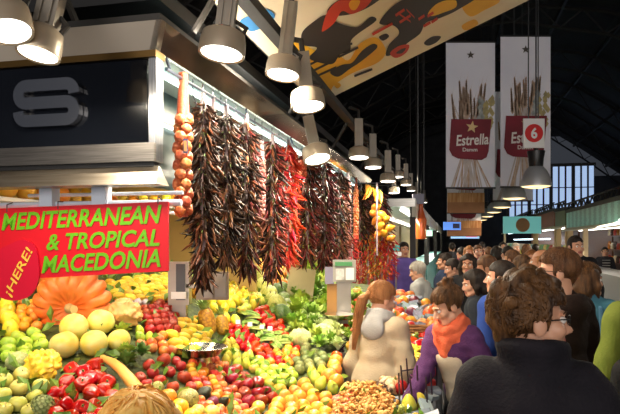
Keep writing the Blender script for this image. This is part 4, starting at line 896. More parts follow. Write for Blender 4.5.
# --- shoppers further down the aisle
C_ = lambda n, c: cloth(n, c)
def bag(c):
    T_ = c['T']; b = MB(); b.tube([T_(-.15, .12, .05), T_(-.08, .15, .2), T_(.06, .135, .38), T_(.12, 0, .49), T_(.06, -.14, .36), T_(-.1, -.15, .12), T_(-.17, -.06, .0)], .016, 6); b.build('bag_strap', blackm, c['o'], local=True)
person('white-haired person in a grey jacket with a black strap at the far counter', 417, 262, 7.2, 58, 'short', 'grey', 'f', 'jacket', C_('silver', (.42, .42, .40)), lean=18, hpitch=-15, q=.018, extra=bag, seed=13)
person('vendor in a purple jumper stretching up behind the far counter', 404, 242, 9.9, 190, 'short', 'dark', 'm', 'sweater', C_('violet', (.16, .11, .42)), q=.02, seed=14)
crowd = [  # px, ytop, d, face, hair, haircol, sex, colour, hyaw, label
    (500, 261, 4.3, 40, 'short', 'dark', 'm', (.03, .07, .30), 25, 'dark-haired young man with a bright blue hood looking left'),
    (486, 256, 5.9, 60, 'short', 'brown', 'm', (.05, .04, .04), 15, 'man with brown hair beside the blue hood, looking at the counter'),
    (473, 270, 5.1, 70, 'bob', 'dark', 'f', (.025, .03, .04), 25, 'black-haired woman bent toward the counter in front of the woman facing us'),
    (468, 254, 6.7, 150, 'long', 'dark', 'f', (.010, .010, .012), 10, 'black-haired woman in a black coat facing the camera'),
    (452, 259, 7.4, 95, 'short', 'dark', 'm', (.02, .022, .03), 0, 'dark-haired man in black just left of the woman facing us'),
    (444, 253, 8.3, 80, 'short', 'dark', 'm', (.03, .045, .09), 0, 'man in a navy jacket at the left end of the crowd'),
    (526, 264, 5.2, 10, 'wild', 'chest', 'f', (.03, .02, .02), 20, 'curly brown-haired head right behind the nearest woman'),
    (541, 249, 5.6, 30, 'bald', 'honey', 'm', (.06, .05, .05), 30, 'bald man standing behind the man with glasses'),
    (576, 236, 7.6, 170, 'short', 'dark', 'm', (.015, .015, .018), 15, 'tall man with a dark open jacket walking toward the camera'),
    (511, 250, 7.6, 20, 'short', 'brown', 'm', (.20, .16, .12), 30, 'brown-haired man in a tan jacket in the middle of the crowd'),
    (521, 255, 6.2, 0, 'long', 'chest', 'f', (.04, .03, .05), 20, 'woman with long chestnut hair seen from behind in the crowd'),
    (531, 250, 8.2, 160, 'bob', 'auburn', 'f', (.28, .20, .06), 0, 'auburn-haired woman in a mustard coat in the crowd'),
    (507, 246, 9.4, 15, 'short', 'dark', 'm', (.30, .28, .24), 0, 'dark-haired man in a light jacket seen from behind'),
    (496, 246, 10.2, 20, 'bob', 'dark', 'f', (.03, .03, .03), 0, 'woman with a dark bob behind the blue hood'),
    (478, 245, 11.0, 175, 'short', 'brown', 'm', (.55, .14, .18), 0, 'man in a pink shirt at the far end of the crowd'),
    (469, 246, 11.4, 160, 'bob', 'honey', 'f', (.60, .20, .25), 0, 'woman in a pale pink top at the far end of the crowd'),
    (461, 247, 12.0, 20, 'short', 'dark', 'm', (.50, .10, .16), 0, 'person in a raspberry top beside the pink tops'),
    (488, 247, 12.5, 10, 'short', 'brown', 'm', (.05, .06, .08), 0, 'man in slate grey behind the pink shirts'),
    (516, 243, 13.5, 180, 'short', 'grey', 'm', (.25, .22, .2), 0, 'grey-haired man coming up the aisle far away'),
    (526, 244, 14.0, 10, 'bob', 'brown', 'f', (.35, .27, .08), 0, 'woman in an ochre coat far away in the crowd'),
    (552, 250, 8.6, 200, 'short', 'brown', 'm', (.42, .36, .10), 0, 'man in a yellow-green jacket left of the tall man'),
    (560, 247, 10.5, 15, 'bob', 'auburn', 'f', (.30, .24, .2), 0, 'auburn-haired woman by the right stall'),
    (535, 244, 15.0, 0, 'short', 'dark', 'm', (.04, .04, .05), 0, 'man in black far away by the right stall'),
    (452, 243, 16.0, 0, 'short', 'dark', 'm', (.05, .05, .06), 0, 'man in charcoal at the far left of the aisle'),
    (503, 242, 17.0, 170, 'bob', 'dark', 'f', (.2, .16, .14), 0, 'woman in a taupe coat deep in the aisle'),
    (482, 242, 18.0, 0, 'short', 'dark', 'm', (.12, .04, .03), 0, 'man in a rust jacket deep in the aisle'),
]
for i, (px, yt, d, fc, hs, hcx, sx, colr, hy, lb) in enumerate(crowd):
    ln = 16 if 'bent' in lb else 0
    person(lb, px, yt, d, fc, hs, hcx, sx, 'jacket', cloth('crowd%d' % i, colr), hyaw=hy, q=.02 if d < 7 else .026, seed=20 + i % 3, skin=i % 2, lean=ln, hpitch=-14 if i in (1, 2, 4) else 0, hood=i == 0, tr=denim if i % 2 else blacktr)
def apron(c):
    b = MB(); T_ = c['T']
    for j in range(6):
        z = .06 + .07 * j
        for sx in (-1, 1): b.box(tuple(T_(0, .165, z)), (.2, .012, .028), 0)
    b.build('apron', cloth('stripe', (.6, .6, .58)), c['o'], local=True)
person('vendor in a dark shirt with a striped apron behind the right stall', 605, 247, 15.5, 165, 'short', 'dark', 'm', 'shirt', C_('vendor_dark', (.03, .03, .04)), q=.022, seed=21, extra=apron)
# ------------------------------------------------------------------ sloping counters
CP = [(20, 395, 2.75), (85, 385, 3.05), (150, 385, 3.1), (20, 345, 3.35), (20, 310, 3.75), (75, 312, 3.75), (90, 345, 3.4), (160, 320, 3.9), (150, 290, 4.4), (195, 345, 3.9), (215, 300, 4.7), (250, 300, 5.2), (215, 330, 4.5),
      (300, 320, 5.6), (310, 290, 6.5), (235, 375, 3.85), (305, 385, 3.85), (305, 345, 4.6), (380, 395, 3.65), (420, 345, 4.9), (400, 325, 5.9), (250, 414, 3.35), (350, 414, 3.45), (430, 408, 3.4), (400, 375, 4.0)]
cp = np.array([tuple(P(*c)) for c in CP] + [(-2.5, 2.5, 1.02), (-2.5, 3.6, 1.38), (-2.4, 4.8, 1.5), (-1.3, 5.2, 1.48), (-.6, 6.4, 1.42), (.2, 7.4, 1.3), (1.4, 6.6, 1.05), (1.0, 7.6, 1.2), (.7, 3.0, .74), (0, 2.7, .76), (-1.2, 2.4, .98)])
def tps(r): return np.where(r > 1e-9, r * r * np.log(r + 1e-12), 0)
_n = len(cp); _K = tps(np.linalg.norm(cp[:, None, :2] - cp[None, :, :2], axis=-1)) + .06 * np.eye(_n); _Pm = np.c_[np.ones(_n), cp[:, :2]]
_s = np.linalg.solve(np.block([[_K, _Pm], [_Pm.T, np.zeros((3, 3))]]), np.r_[cp[:, 2], 0, 0, 0])
def bed(x, y):
    x, y = np.asarray(x, float), np.asarray(y, float); r = np.hypot(x[..., None] - cp[:, 0], y[..., None] - cp[:, 1])
    return np.clip(tps(r) @ _s[:_n] + _s[_n] + _s[_n + 1] * x + _s[_n + 2] * y, .66, 1.56)
def inpoly(x, y, poly):
    x, y = np.asarray(x), np.asarray(y); c = np.zeros(x.shape, bool); n = len(poly)
    for i in range(n):
        (x1, y1), (x2, y2) = poly[i], poly[i - 1]
        if y1 == y2: continue
        c ^= ((y1 > y) != (y2 > y)) & (x < (x2 - x1) * (y - y1) / (y2 - y1) + x1)
    return c
def xy(u, v): p = u * RD + v * AD; return (p[0], p[1])
OUT = [(-2.7, 2.40), (-1.2, 2.42), (-.5, 2.55), (.1, 2.88), (.66, 3.12), xy(-.12, 3.3), xy(-.12, 6.6), xy(-1.0, 7.4), (-.9, 7.0), (-1.9, 5.6), (-2.7, 5.2)]
HOLE = [(.16, 3.74), (.62, 3.74), (.72, 4.55), (.22, 4.55)]
def inbed(x, y): return inpoly(x, y, OUT) & ~inpoly(x, y, HOLE)
m_bed = mat('counter_leaf_lining', (.018, .032, .006), (.075, .10, .016), rough=.6, scale=22, bump=.8, bscale=30)
m_cside = mat('counter_side', (.30, .30, .29), rough=.35, metal=.5)
st_ = .04; gx = np.arange(-2.7, 1.7, st_); gy = np.arange(2.3, 7.6, st_); X_, Y_ = np.meshgrid(gx, gy, indexing='ij')
cxm, cym = X_[:-1, :-1] + st_ / 2, Y_[:-1, :-1] + st_ / 2; act = inbed(cxm, cym); Zb = bed(X_, Y_)
ctr = root('display_counter', (-.6, 4.2, 0), 'long stepped market counter heaped with fruit and vegetables, lined with green leaves', 'counter')
b = MB(); ny_ = len(gy); V = np.stack([X_, Y_, Zb], -1).reshape(-1, 3)
faces = [(i * ny_ + j, (i + 1) * ny_ + j, (i + 1) * ny_ + j + 1, i * ny_ + j + 1) for i, j in np.argwhere(act)]
b.add(V, faces, 0); b.build('display_bed', m_bed, ctr)
b = MB(); na = len(gx) - 1, len(gy) - 1
def A_(i, j): return 0 <= i < na[0] and 0 <= j < na[1] and act[i, j]
for i, j in np.argwhere(act):
    for di, dj, p, q in ((-1, 0, (i, j + 1), (i, j)), (1, 0, (i + 1, j), (i + 1, j + 1)), (0, -1, (i, j), (i + 1, j)), (0, 1, (i + 1, j + 1), (i, j + 1))):
        if not A_(i + di, j + dj):
            a = V[p[0] * ny_ + p[1]]; c = V[q[0] * ny_ + q[1]]; b.add([(a[0], a[1], 0), (c[0], c[1], 0), tuple(c), tuple(a)], [(0, 1, 2, 3)])
b.build('counter_side', m_cside, ctr, smooth=False)
def onbed(px, py, lift=0.0):
    d = np.arange(2.2, 8.5, .01); q = (px - CX) / F; z = EYE - (py - HZ) / F * d; k = np.argmax(z < bed(q * d, d) + lift)
    dd = d[k] if k > 0 else 4.0; return Vector((q * dd, dd, EYE - (py - HZ) / F * dd))
# ------------------------------------------------------------------ fruit and vegetable kinds
sin = lambda a: math.sin(a) if abs(a - math.pi) > 1e-9 else 0.0
cos, pi = math.cos, math.pi
def fm(n, c1, c2=None, **k):
    k.setdefault('rough', .32); k.setdefault('rand', .5); k.setdefault('scale', 1.6); return mat('peel_' + n, c1, c2, **k)
m_stem = mat('green_stem', (.16, .24, .04), (.10, .15, .03), rough=.6, scale=20); m_stemb = mat('brown_stem', (.16, .10, .04), rough=.7)
def ball(mats, fn, stem=True, nu=12, nv=16, n='fruit'):
    b = MB(); b.sph(fn, nu, nv, 0)
    if stem: z0 = fn(0.0001, 0)[2]; b.tube([(0, 0, z0 - .05), (.02, .01, z0 + .14), (.07, .02, z0 + .24)], [.05, .04, .05], 5, 1)
    return b.mesh(n, mats)
def f_round(t, p): r = 1 - .10 * math.exp(-(t / .35) ** 2) - .05 * math.exp(-((pi - t) / .4) ** 2); return (r * sin(t) * cos(p), r * sin(t) * sin(p), .95 * r * cos(t))
def f_apple(t, p): r = (1 - .30 * math.exp(-(t / .38) ** 2) - .16 * math.exp(-((pi - t) / .35) ** 2)) * (1 + .03 * cos(5 * p) * max(0, -cos(t))); w = 1 + .07 * cos(t); return (r * sin(t) * cos(p) * w, r * sin(t) * sin(p) * w, .94 * r * cos(t))
def f_pear(t, p): z = cos(t); w = sin(t) * (1 - .34 * max(0, z) ** 1.0); return (w * cos(p) * .86, w * sin(p) * .86, z * 1.25 + .1)
def f_lemon(t, p): z = cos(t); return (.84 * sin(t) ** 1.15 * cos(p), .84 * sin(t) ** 1.15 * sin(p), 1.22 * z)
def f_mango(t, p): return (.80 * sin(t) * cos(p) + .14 * cos(t) ** 2, .74 * sin(t) * sin(p), 1.35 * cos(t))
def f_pepper(t, p):
    z = cos(t); w = sin(t) ** .62 * (1 + .15 * abs(cos(2 * p)) - .06) * (1 + .12 * z); zz = 1.08 * z - .28 * math.exp(-(t / .42) ** 2) - .10 * (cos(2 * p) ** 2) * max(0, -z); return (w * cos(p) * .92, w * sin(p) * .92, zz)
def f_pump(t, p):
    rb = 1 - .15 * (1 - abs(sin(8 * p))) ** 1.8; w = sin(t) ** .8 * rb; return (w * cos(p), w * sin(p), .66 * cos(t) - .26 * math.exp(-(t / .38) ** 2))
def f_melon(t, p): r = 1 + .025 * cos(10 * p) * sin(t); return (r * sin(t) * cos(p) * .9, r * sin(t) * sin(p) * .9, 1.08 * cos(t))
def warty(seed, amp=.16, fr=7):
    r_ = np.random.RandomState(seed); D = r_.normal(size=(90, 3)); D /= np.linalg.norm(D, axis=1)[:, None]
    def f(t, p):
        n = np.array((sin(t) * cos(p), sin(t) * sin(p), cos(t))); m = (D @ n).max(); r = 1 - amp + amp * math.exp(-((1 - m) / .018)) * 1.2; return tuple(n * r * np.array((1, 1, .8)))
    return f
G = {}
def kind(k, me): G[k] = me; return me
orange_m = fm('orange', (.82, .28, .02), (.88, .38, .03), bump=.15, bscale=30)
kind('orange', ball([orange_m, m_stem], f_round, False))
kind('bigorange', ball([fm('golden', (.85, .42, .05), (.80, .24, .03), bump=.12, bscale=30), m_stem], f_round, False))
kind('apricot', ball([fm('apricot', (.78, .30, .035), (.66, .11, .02)), m_stemb], f_round, False))
kind('peach', ball([fm('peach', (.76, .30, .08), (.56, .06, .03), rough=.55), m_stemb], f_apple, False))
kind('redapple', ball([fm('red', (.30, .010, .006), (.46, .035, .012), rand=.25), m_stemb], f_apple))
kind('darkapple', ball([fm('darkred', (.20, .006, .006), (.36, .02, .012), rough=.2, rand=.3), m_stemb], f_apple))
kind('greenapple', ball([fm('green', (.32, .50, .03), (.46, .60, .07), rand=.3), m_stemb], f_apple))
kind('mixapple', ball([fm('yellowgreen', (.45, .55, .05), (.70, .45, .08)), m_stemb], f_apple))
kind('yellowapple', ball([fm('paleyellow', (.72, .62, .16), (.62, .58, .10), rand=.3), m_stemb], f_apple))
kind('tomato', ball([fm('tomato', (.56, .022, .004), (.64, .05, .006), rough=.2, rand=.25), m_stem], f_apple))
kind('plum', ball([fm('plum', (.12, .02, .05), (.22, .04, .06)), m_stemb], f_round, False))
kind('nectarine', ball([fm('nectarine', (.52, .02, .015), (.66, .15, .04)), m_stemb], f_apple))
kind('pomegranate', ball([fm('pomegranate', (.42, .022, .012), (.56, .08, .035), rand=.2), m_stemb], f_apple))
kind('lemon', ball([fm('lemon', (.84, .66, .04), (.78, .58, .03), bump=.12, bscale=26), m_stem], f_lemon, False))
kind('lime', ball([fm('lime', (.36, .52, .04), (.52, .60, .06)), m_stem], f_lemon, False))
kind('mango', ball([fm('mango', (.86, .62, .04), (.80, .50, .04)), m_stem], f_mango, False))
kind('pear', ball([fm('pear', (.66, .60, .07), (.60, .50, .05)), m_stemb], f_pear))
kind('greenpear', ball([fm('greenpear', (.52, .58, .06), (.66, .62, .10)), m_stemb], f_pear))
kind('melon', ball([fm('melon', (.36, .42, .08), (.62, .62, .16), scale=3, stretch=(3, 3, .4), bump=.3, bscale=20, rand=.3), m_stemb], f_melon))
kind('darkmelon', ball([fm('darkmelon', (.05, .10, .02), (.16, .22, .05), scale=4, stretch=(3, 3, .4)), m_stemb], f_melon))
kind('netmelon', ball([fm('netmelon', (.26, .26, .06), (.50, .44, .16), scale=5, bump=.6, bscale=9), m_stemb], f_melon))
kind('avocado', ball([fm('avocado', (.018, .02, .012), (.04, .05, .02), rough=.4, bump=.4, bscale=20), m_stemb], f_pear, False))
kind('garlic', ball([fm('garlic', (.70, .62, .60), (.50, .36, .46), scale=3, stretch=(4, 4, .3), rand=.2), m_stem], lambda t, p: ((1 + .07 * cos(7 * p)) * sin(t) * cos(p), (1 + .07 * cos(7 * p)) * sin(t) * sin(p), .8 * cos(t) + .35 * math.exp(-(t / .3) ** 2)), False))
b = MB(); r_ = random.Random(5)
for i in range(110):                                                    # artichoke bracts
    h = 1 - 2 * (i + .5) / 110; a = i * 2.39996; rr_ = math.sqrt(1 - h * h) * .82; c = Vector((rr_ * cos(a), rr_ * sin(a), h * .82)); n = c.normalized(); up = (Vector((0, 0, 1)) - n * n.z).normalized() if abs(n.z) < .98 else Vector((1, 0, 0)); sd = n.cross(up)
    b.add([c - sd * .2 - up * .16, c + sd * .2 - up * .16, c + sd * .17 + up * .08 + n * .13, c + up * .27 + n * .14, c - sd * .17 + up * .08 + n * .13, c + n * .15 + up * .02], [(0, 1, 5), (1, 2, 5), (2, 3, 5), (3, 4, 5), (4, 0, 5)])
b.ell((0, 0, 0), (.8, .8, .8)); b.tube([(0, 0, -.7), (0, 0, -1.2)], .18, 7)
kind('artichoke', b.mesh('artichoke', fm('artichoke', (.22, .28, .09), (.38, .40, .14), rough=.6), smooth=False))
b = MB()
for i in range(38):                                                     # cluster of grapes
    h = r_.random(); a = r_.uniform(0, 6.28); q = .55 * (1 - h * .7) * math.sqrt(r_.random()); b.ell((q * cos(a), q * sin(a), h * 1.5 - .75), (.19, .19, .2), 0, 6, 8)
GR = b
kind('grape', b.mesh('grape_cluster', fm('grape', (.50, .56, .14), (.38, .46, .08), rough=.2))); kind('darkgrape', b.mesh('grape_cluster', fm('darkgrape', (.05, .015, .05), (.10, .03, .06), rough=.25)))
b = MB()
for i in range(90):                                                     # leafy bunch
    a = r_.uniform(0, 6.28); e = r_.uniform(.15, 1.25); dv = Vector((cos(a) * sin(e), sin(a) * sin(e), cos(e))); L = r_.uniform(.7, 1.25); sd = dv.cross(Vector((0, 0, 1))).normalized() * .11; dn = Vector((0, 0, -.25 * sin(e)))
    b.add([Vector((0, 0, -.3)), dv * L * .55 - sd + dn * .2, dv * L * .8 - sd * 1.5 + dn * .6, dv * L + dn, dv * L * .8 + sd * 1.5 + dn * .6, dv * L * .55 + sd + dn * .2], [(0, 1, 5), (1, 2, 4, 5), (2, 3, 4)])
kind('herbs', b.mesh('leafy_bunch', fm('herb', (.22, .38, .03), (.45, .55, .09), rough=.5), smooth=False)); kind('paleherbs', b.mesh('leafy_bunch', fm('paleherb', (.50, .58, .20), (.68, .70, .40), rough=.5), smooth=False))
kind('darkherbs', b.mesh('leafy_bunch', fm('darkherb', (.07, .16, .02), (.16, .28, .05), rough=.5), smooth=False))
def cabbage(t, p): r = 1 + .10 * sin(5 * p + 3 * t) * sin(t) + .05 * sin(11 * p - 5 * t); return (r * sin(t) * cos(p), r * sin(t) * sin(p), .85 * r * cos(t))
kind('lettuce', ball([fm('lettuce', (.60, .64, .30), (.46, .56, .16), scale=5, rough=.5, bump=.8, bscale=8), m_stem], cabbage, False, 14, 22))
kind('cauliflower', ball([fm('cauliflower', (.72, .68, .50), (.60, .56, .36), scale=6, bump=1, bscale=12), m_stem], warty(8, .12), False, 18, 26))
def pinebody(t, p):
    z = cos(t); w = sin(t) ** .55; d = .05 * abs(sin(6 * p + 9 * z)) * abs(sin(6 * p - 9 * z)) * 2; return ((w * .66 + d * w) * cos(p), (w * .66 + d * w) * sin(p), 1.1 * z)
def mushroom(b, c, s, R, mi=0):
    b.lathe([(0, .0), (.10, .02), (.11, .3), (.2, .4), (.52, .42), (.55, .52), (.38, .72), (0, .80)], 9, mi, c, R * s if False else Matrix(R) * s)
# a curved bean, carrot-like roots
b = MB(); [b.tube([(-1, y, 0), (-.4, y + .03, .12), (.3, y, .14), (1, y - .04, 0)], [.05, .09, .09, .04], 6) for y in (-.36, -.2, -.05, .1, .26, .38)]; b.tube([(-.9, .1, .15), (0, 0, .28), (.9, -.1, .15)], [.05, .09, .04], 6)
kind('beans', b.mesh('bean_bundle', fm('bean', (.16, .30, .03), (.42, .50, .12), rough=.5)))
b = MB()
for k in range(5): y = (k - 2) * .28; b.tube([(-.9, y * .4, .0), (-.55, y * .8, .18), (0, y, .26), (.55, y * 1.0, .16), (.95, y * .9, -.08)], [.07, .15, .17, .15, .05], 7)
kind('bananas', b.mesh('banana_hand', fm('banana', (.84, .62, .05), (.78, .56, .04), rough=.45)))
b = MB(); b.box((0, 0, 0), (2, 1.4, .5)); kind('punnet', b.mesh('punnet', fm('punnet', (.30, .34, .40), rough=.15, rand=1.2), smooth=False))
SN = dict(orange='orange', bigorange='orange', apricot='apricot', peach='peach', redapple='apple', darkapple='apple', greenapple='apple', mixapple='apple', yellowapple='apple', tomato='tomato', plum='plum', nectarine='nectarine', pomegranate='pomegranate', lemon='lemon', lime='lime', mango='mango', pear='pear', greenpear='pear', melon='melon', darkmelon='melon', netmelon='melon', avocado='avocado', garlic='garlic_bulb', artichoke='artichoke', grape='grape_cluster', darkgrape='grape_cluster', herbs='leafy_bunch', paleherbs='leafy_bunch', darkherbs='leafy_bunch', lettuce='lettuce', cauliflower='cauliflower', beans='bean_bundle', bananas='banana_bunch', punnet='punnet')
SQ = dict(mango=1.0, beans=.55, bananas=.55, punnet=.8, herbs=.75, paleherbs=.75, darkherbs=.75, lettuce=.9)
PL = np.zeros((0, 4))
def reserve(p, r): global PL; PL = np.vstack([PL, (p[0], p[1], p[2], r)])
def upright(tilt=.5): return (random.uniform(-tilt, tilt), random.uniform(-tilt, tilt), ru(0, 6.28))
def lay(rz): return (pi / 2 + ru(-.2, .2), ru(-.3, .3), rz + ru(-.3, .3))
def fruit(k, p, r, label, group=None, rot=None, res=True, name=None):
    o = new(name or SN[k], G[k], p, None, rot if rot is not None else upright(), r * ru(.94, 1.05)); tagk(o, label, SN[k].replace('_', ' '), group)
    if res: reserve(p, r)
    return o
def at(k, px, py, dia_px, label, group=None, rot=None, lift=.8, name=None):
    p = onbed(px, py, .05)
    for _ in range(3): r = dia_px / 2 / F * p.y; p = onbed(px, py, r * lift)
    return fruit(k, p, r, label, group, rot, True, name)
def patch(poly, kinds, r, labels, groups, jit=.12, pack=.93, rotf=None, maxn=400, layers=1):
    """fill the part of the counter seen inside poly with one layer of produce"""
    global PL
    if isinstance(kinds, str): kinds, labels, groups = [kinds], [labels], [groups]
    lo, hi = np.array(poly).min(0), np.array(poly).max(0); ps = [onbed(min(max(x, -40), 470), min(y, 440)) for x, y in poly]
    x0, x1 = min(p.x for p in ps) - .2, max(p.x for p in ps) + .2; y0, y1 = min(p.y for p in ps) - .3, max(p.y for p in ps) + .3; n = 0
    for ly in range(layers):
        row = 0; y = y0
        while y < y1:
            row += 1; xs = np.arange(x0 + (row % 2) * r * .9, x1, r * .30); xs = xs + np.random.uniform(-jit, jit, xs.shape) * r; ys = y + np.random.uniform(-jit, jit, xs.shape) * r
            ok = inbed(xs, ys); zs = bed(xs, ys) + r * (.72 + 1.3 * ly); px, py = CX + F * xs / ys, HZ - F * (zs - EYE) / ys; ok &= inpoly(px, py, poly)
            for x_, y_, z_ in zip(xs[ok], ys[ok], zs[ok]):
                i = random.randrange(len(kinds)); k = kinds[i]; q = SQ.get(k, 1)
                if len(PL) and (np.linalg.norm(PL[:, :3] - (x_, y_, z_), axis=1) < (PL[:, 3] + r * q) * pack).any(): continue
                p = Vector((x_, y_, z_)); o = fruit(k, p, r, labels[i], groups[i], rotf() if rotf else None, False); reserve(p, r * q); n += 1
                if n >= maxn: return n
            y += r * .35
    return n
# --- the big pieces first
m_pump = mat('peel_pumpkin', (.72, .13, .012), (.78, .22, .04), rough=.4, scale=4, stretch=(2, 2, .5), bump=.15, bscale=12)
pr_ = .215; p = onbed(73, 304, .15); p = Vector(((73 - CX) / F * 3.7, 3.7, EYE - (304 - HZ) / F * 3.7))
pk = root('pumpkin', p, 'huge ribbed orange pumpkin tipped toward the viewer under the red sign', 'pumpkin'); pk.rotation_euler = (math.radians(99), 0, math.radians(9))
b = MB(); b.sph(lambda t, p_: tuple(pr_ * 1.08 * c for c in f_pump(t, p_)), 26, 108); b.build('pumpkin_body', m_pump, pk, local=True)
b = MB(); b.tube([(0, 0, .08), (.005, 0, .13), (.02, .01, .17), (.05, .02, .20)], [.035, .024, .02, .026], 8); b.build('stem', mat('pumpkin_stem', (.50, .36, .14), rough=.7), pk, local=True); reserve(p, .2)
p2 = P(68, 274, 4.15); b = MB(); b.sph(lambda t, p_: tuple(.2 * c for c in f_pump(t, p_)), 18, 72); o = b.build('pumpkin', m_pump, local=True); o.location = p2; o.rotation_euler = (.5, .2, 0); tagk(o, 'second orange pumpkin half hidden behind the huge one and the red sign', 'pumpkin'); reserve(p2, .18)
m_pmel = fm('pomelo', (.84, .66, .06), (.78, .74, .24), bump=.15, bscale=26, rand=.3, scale=1.0); kind('pomelo', ball([m_pmel, m_stem], f_round, False, 16, 24)); SN['pomelo'] = 'pomelo'
for x, y, dd, lb in ((64, 345, 28, 'large yellow pomelo at the lower left of the five in front of the pumpkin'), (94, 343, 29, 'large yellow pomelo at the lower middle of the five in front of the pumpkin'), (119, 340, 23, 'yellow pomelo at the lower right of the five in front of the pumpkin'),
                     (74, 327, 27, 'large yellow pomelo at the upper left of the five, under the pumpkin'), (101, 322, 28, 'large yellow-green pomelo at the upper right of the five, by the pumpkin stem')): at('pomelo', x, y, dd, lb, 'pomelos in front of the pumpkin')
kind('wartgourd', ball([fm('gourd', (.84, .58, .04), (.80, .46, .03), rand=.1), m_stem], warty(2, .22), False, 36, 52)); SN['wartgourd'] = 'warty_gourd'
at('wartgourd', 43, 365, 37, 'knobbly bright yellow gourd beside the green apples', rot=(.7, 0, .3))
kind('wartbrown', ball([fm('browngourd', (.52, .27, .08), (.66, .38, .13), rand=.1), m_stemb], warty(4, .20), False, 40, 60)); SN['wartbrown'] = 'warty_gourd'
at('wartbrown', 126, 313, 34, 'rough tan knobbly gourd right of the pumpkin', rot=(.6, 0, 1))
at('lettuce', 17, 361, 21, 'pale green round kohlrabi-like head above the yellow quinces', name='cabbage_head')['category'] = 'cabbage'
for x, y in ((22, 375), (19, 388), (4, 381), (2, 395), (18, 404), (41, 386), (35, 397), (4, 410), (36, 374), (30, 411)): at('yellowapple', x, y, 17.5, 'pale yellow quince in the bottom left corner heap', 'quinces in the bottom left corner', name='quince')
at('artichoke', 42, 407, 27, 'green scaly custard apple among the quinces', name='custard_apple')['category'] = 'custard apple'
# long squash
p = onbed(116, 374, .05); b = MB(); a, c = onbed(103, 358, .05), onbed(141, 394, .06); m_ = (a + c) / 2 + Vector((0, 0, .03)); b.tube([a, a * .7 + c * .3 + Vector((0, 0, .025)), m_, a * .3 + c * .7 + Vector((0, 0, .02)), c], [.016, .024, .026, .03, .034], 12)
b.ell(tuple(a), (.018, .018, .018)); b.ell(tuple(c), (.036, .036, .036)); tagk(b.build('long_squash', fm('squash', (.80, .42, .10), (.70, .34, .07), rand=.1)), 'long slender orange-tan squash lying across the red peppers', 'squash')
for q in np.linspace(0, 1, 6): reserve(a.lerp(c, q), .03)
# red peppers with green stems
m_pep = fm('pepper', (.42, .010, .003), (.50, .016, .004), rough=.2, rand=.12, coat=.25); b = MB(); b.sph(f_pepper, 16, 28); PEPM = b.mesh('bell_pepper', m_pep)
b = MB(); b.lathe([(.30, .74), (.22, .80), (.10, .82), (.08, 1.05), (.10, 1.16), (0, 1.17)], 8); PEPS = b.mesh('stem', m_stem)
def pepper(px, py, dp, label):
    p = onbed(px, py, .04); r = dp / 2 / F * p.y; p = onbed(px, py, r * .8); o = new('bell_pepper', PEPM, p, None, (ru(-1.2, 1.2), ru(-1.2, 1.2), ru(0, 6)), r * ru(.95, 1.08)); tagk(o, label, 'bell pepper', 'red bell peppers'); new('stem', PEPS, (0, 0, 0), o); reserve(p, r)
PLB = 'shiny red bell pepper in the heap in front of the pomelos'
for x, y in ((73, 371), (85, 373), (95, 366), (81, 385), (92, 393), (66, 383), (62, 394), (66, 405), (80, 409), (53, 395), (98, 378), (103, 392), (105, 405), (93, 407), (112, 398), (70, 396), (108, 383), (52, 406), (90, 380), (114, 410), (56, 415), (72, 418), (88, 420), (101, 417)): pepper(x, y, 16.5, PLB)
# red pomegranates and round red fruit
for x, y, dd in ((164, 360, 15), (153, 373, 13), (149, 365, 12), (160, 381, 13), (170, 372, 11), (184, 377, 14), (173, 387, 12), (140, 378, 12), (181, 366, 11), (147, 384, 11), (191, 387, 12), (176, 361, 10)): at('pomegranate', x, y, dd, 'rosy red pomegranate in the small heap left of the weighing tray', 'pomegranates')
at('netmelon', 188, 399, 23, 'striped netted melon at the bottom, left of the dark avocados', rot=(1.2, .4, .5)); at('netmelon', 157, 389, 15, 'small netted melon behind the blond head', rot=(.5, .2, .5))
at('avocado', 204, 393, 15, 'black elongated avocado beside the netted melon', rot=(1.2, .5, 2.4)); at('avocado', 223, 402, 12, 'black avocado right of the purple fruit', rot=(.8, .3, 1)); at('plum', 213, 402, 13, 'big purple fruit between the two black avocados', name='purple_passion_fruit')['category'] = 'fruit'
at('pomelo', 212, 412, 15, 'yellow round fruit below the purple one at the bottom edge'); at('pomelo', 198, 411, 15, 'yellow round fruit at the bottom edge below the netted melon')
# pineapples with crowns
m_pine = fm('pineapple', (.66, .34, .03), (.40, .17, .02), scale=4, kind='voronoi', rough=.5, rand=.2); b = MB(); b.sph(pinebody, 28, 40); PB = b.mesh('pineapple_body', m_pine); b = MB()
for i in range(40):
    a = i * 2.4; e = .08 + .65 * (1 - i / 40) ; L = ru(.8, 1.2) * (1 + .3 * i / 40); dv = Vector((cos(a) * sin(e), sin(a) * sin(e), cos(e))); sd = Vector((-sin(a), cos(a), 0)) * .10; o_ = Vector((cos(a), sin(a), 0)) * .16 + Vector((0, 0, 1.0)); bend = Vector((cos(a), sin(a), -.3)) * .22
    b.add([o_ - sd, o_ + sd, o_ + dv * L * .55 + sd * .8, o_ + dv * L + bend, o_ + dv * L * .55 - sd * .8], [(0, 1, 2, 4), (4, 2, 3)])
PC = b.mesh('leaf_crown', fm('crown', (.18, .32, .06), (.38, .50, .16), rough=.5, rand=.2), smooth=False)
for x, y, dd, lb, ry in ((207, 322, 17, 'whole pineapple with tall green crown, left of a darker one', .12), (222, 325, 13, 'darker whole pineapple leaning right of the taller one', .3), (181, 294, 14, 'pineapple under the dark price display', .0), (194, 290, 12, 'second pineapple under the dark price display', -.1)):
    p = onbed(x, y, .08); r = dd / 2 / F * p.y / .7; p = onbed(x, y, r * .9); o = root('pineapple', p, lb, 'pineapple', 'pineapples'); o.rotation_euler = (-.15, ry, ru(0, 3)); o.scale = (r, r, r); new('pineapple_body', PB, (0, 0, 0), o); new('leaf_crown', PC, (0, 0, -.05), o); reserve(p, r * .8)
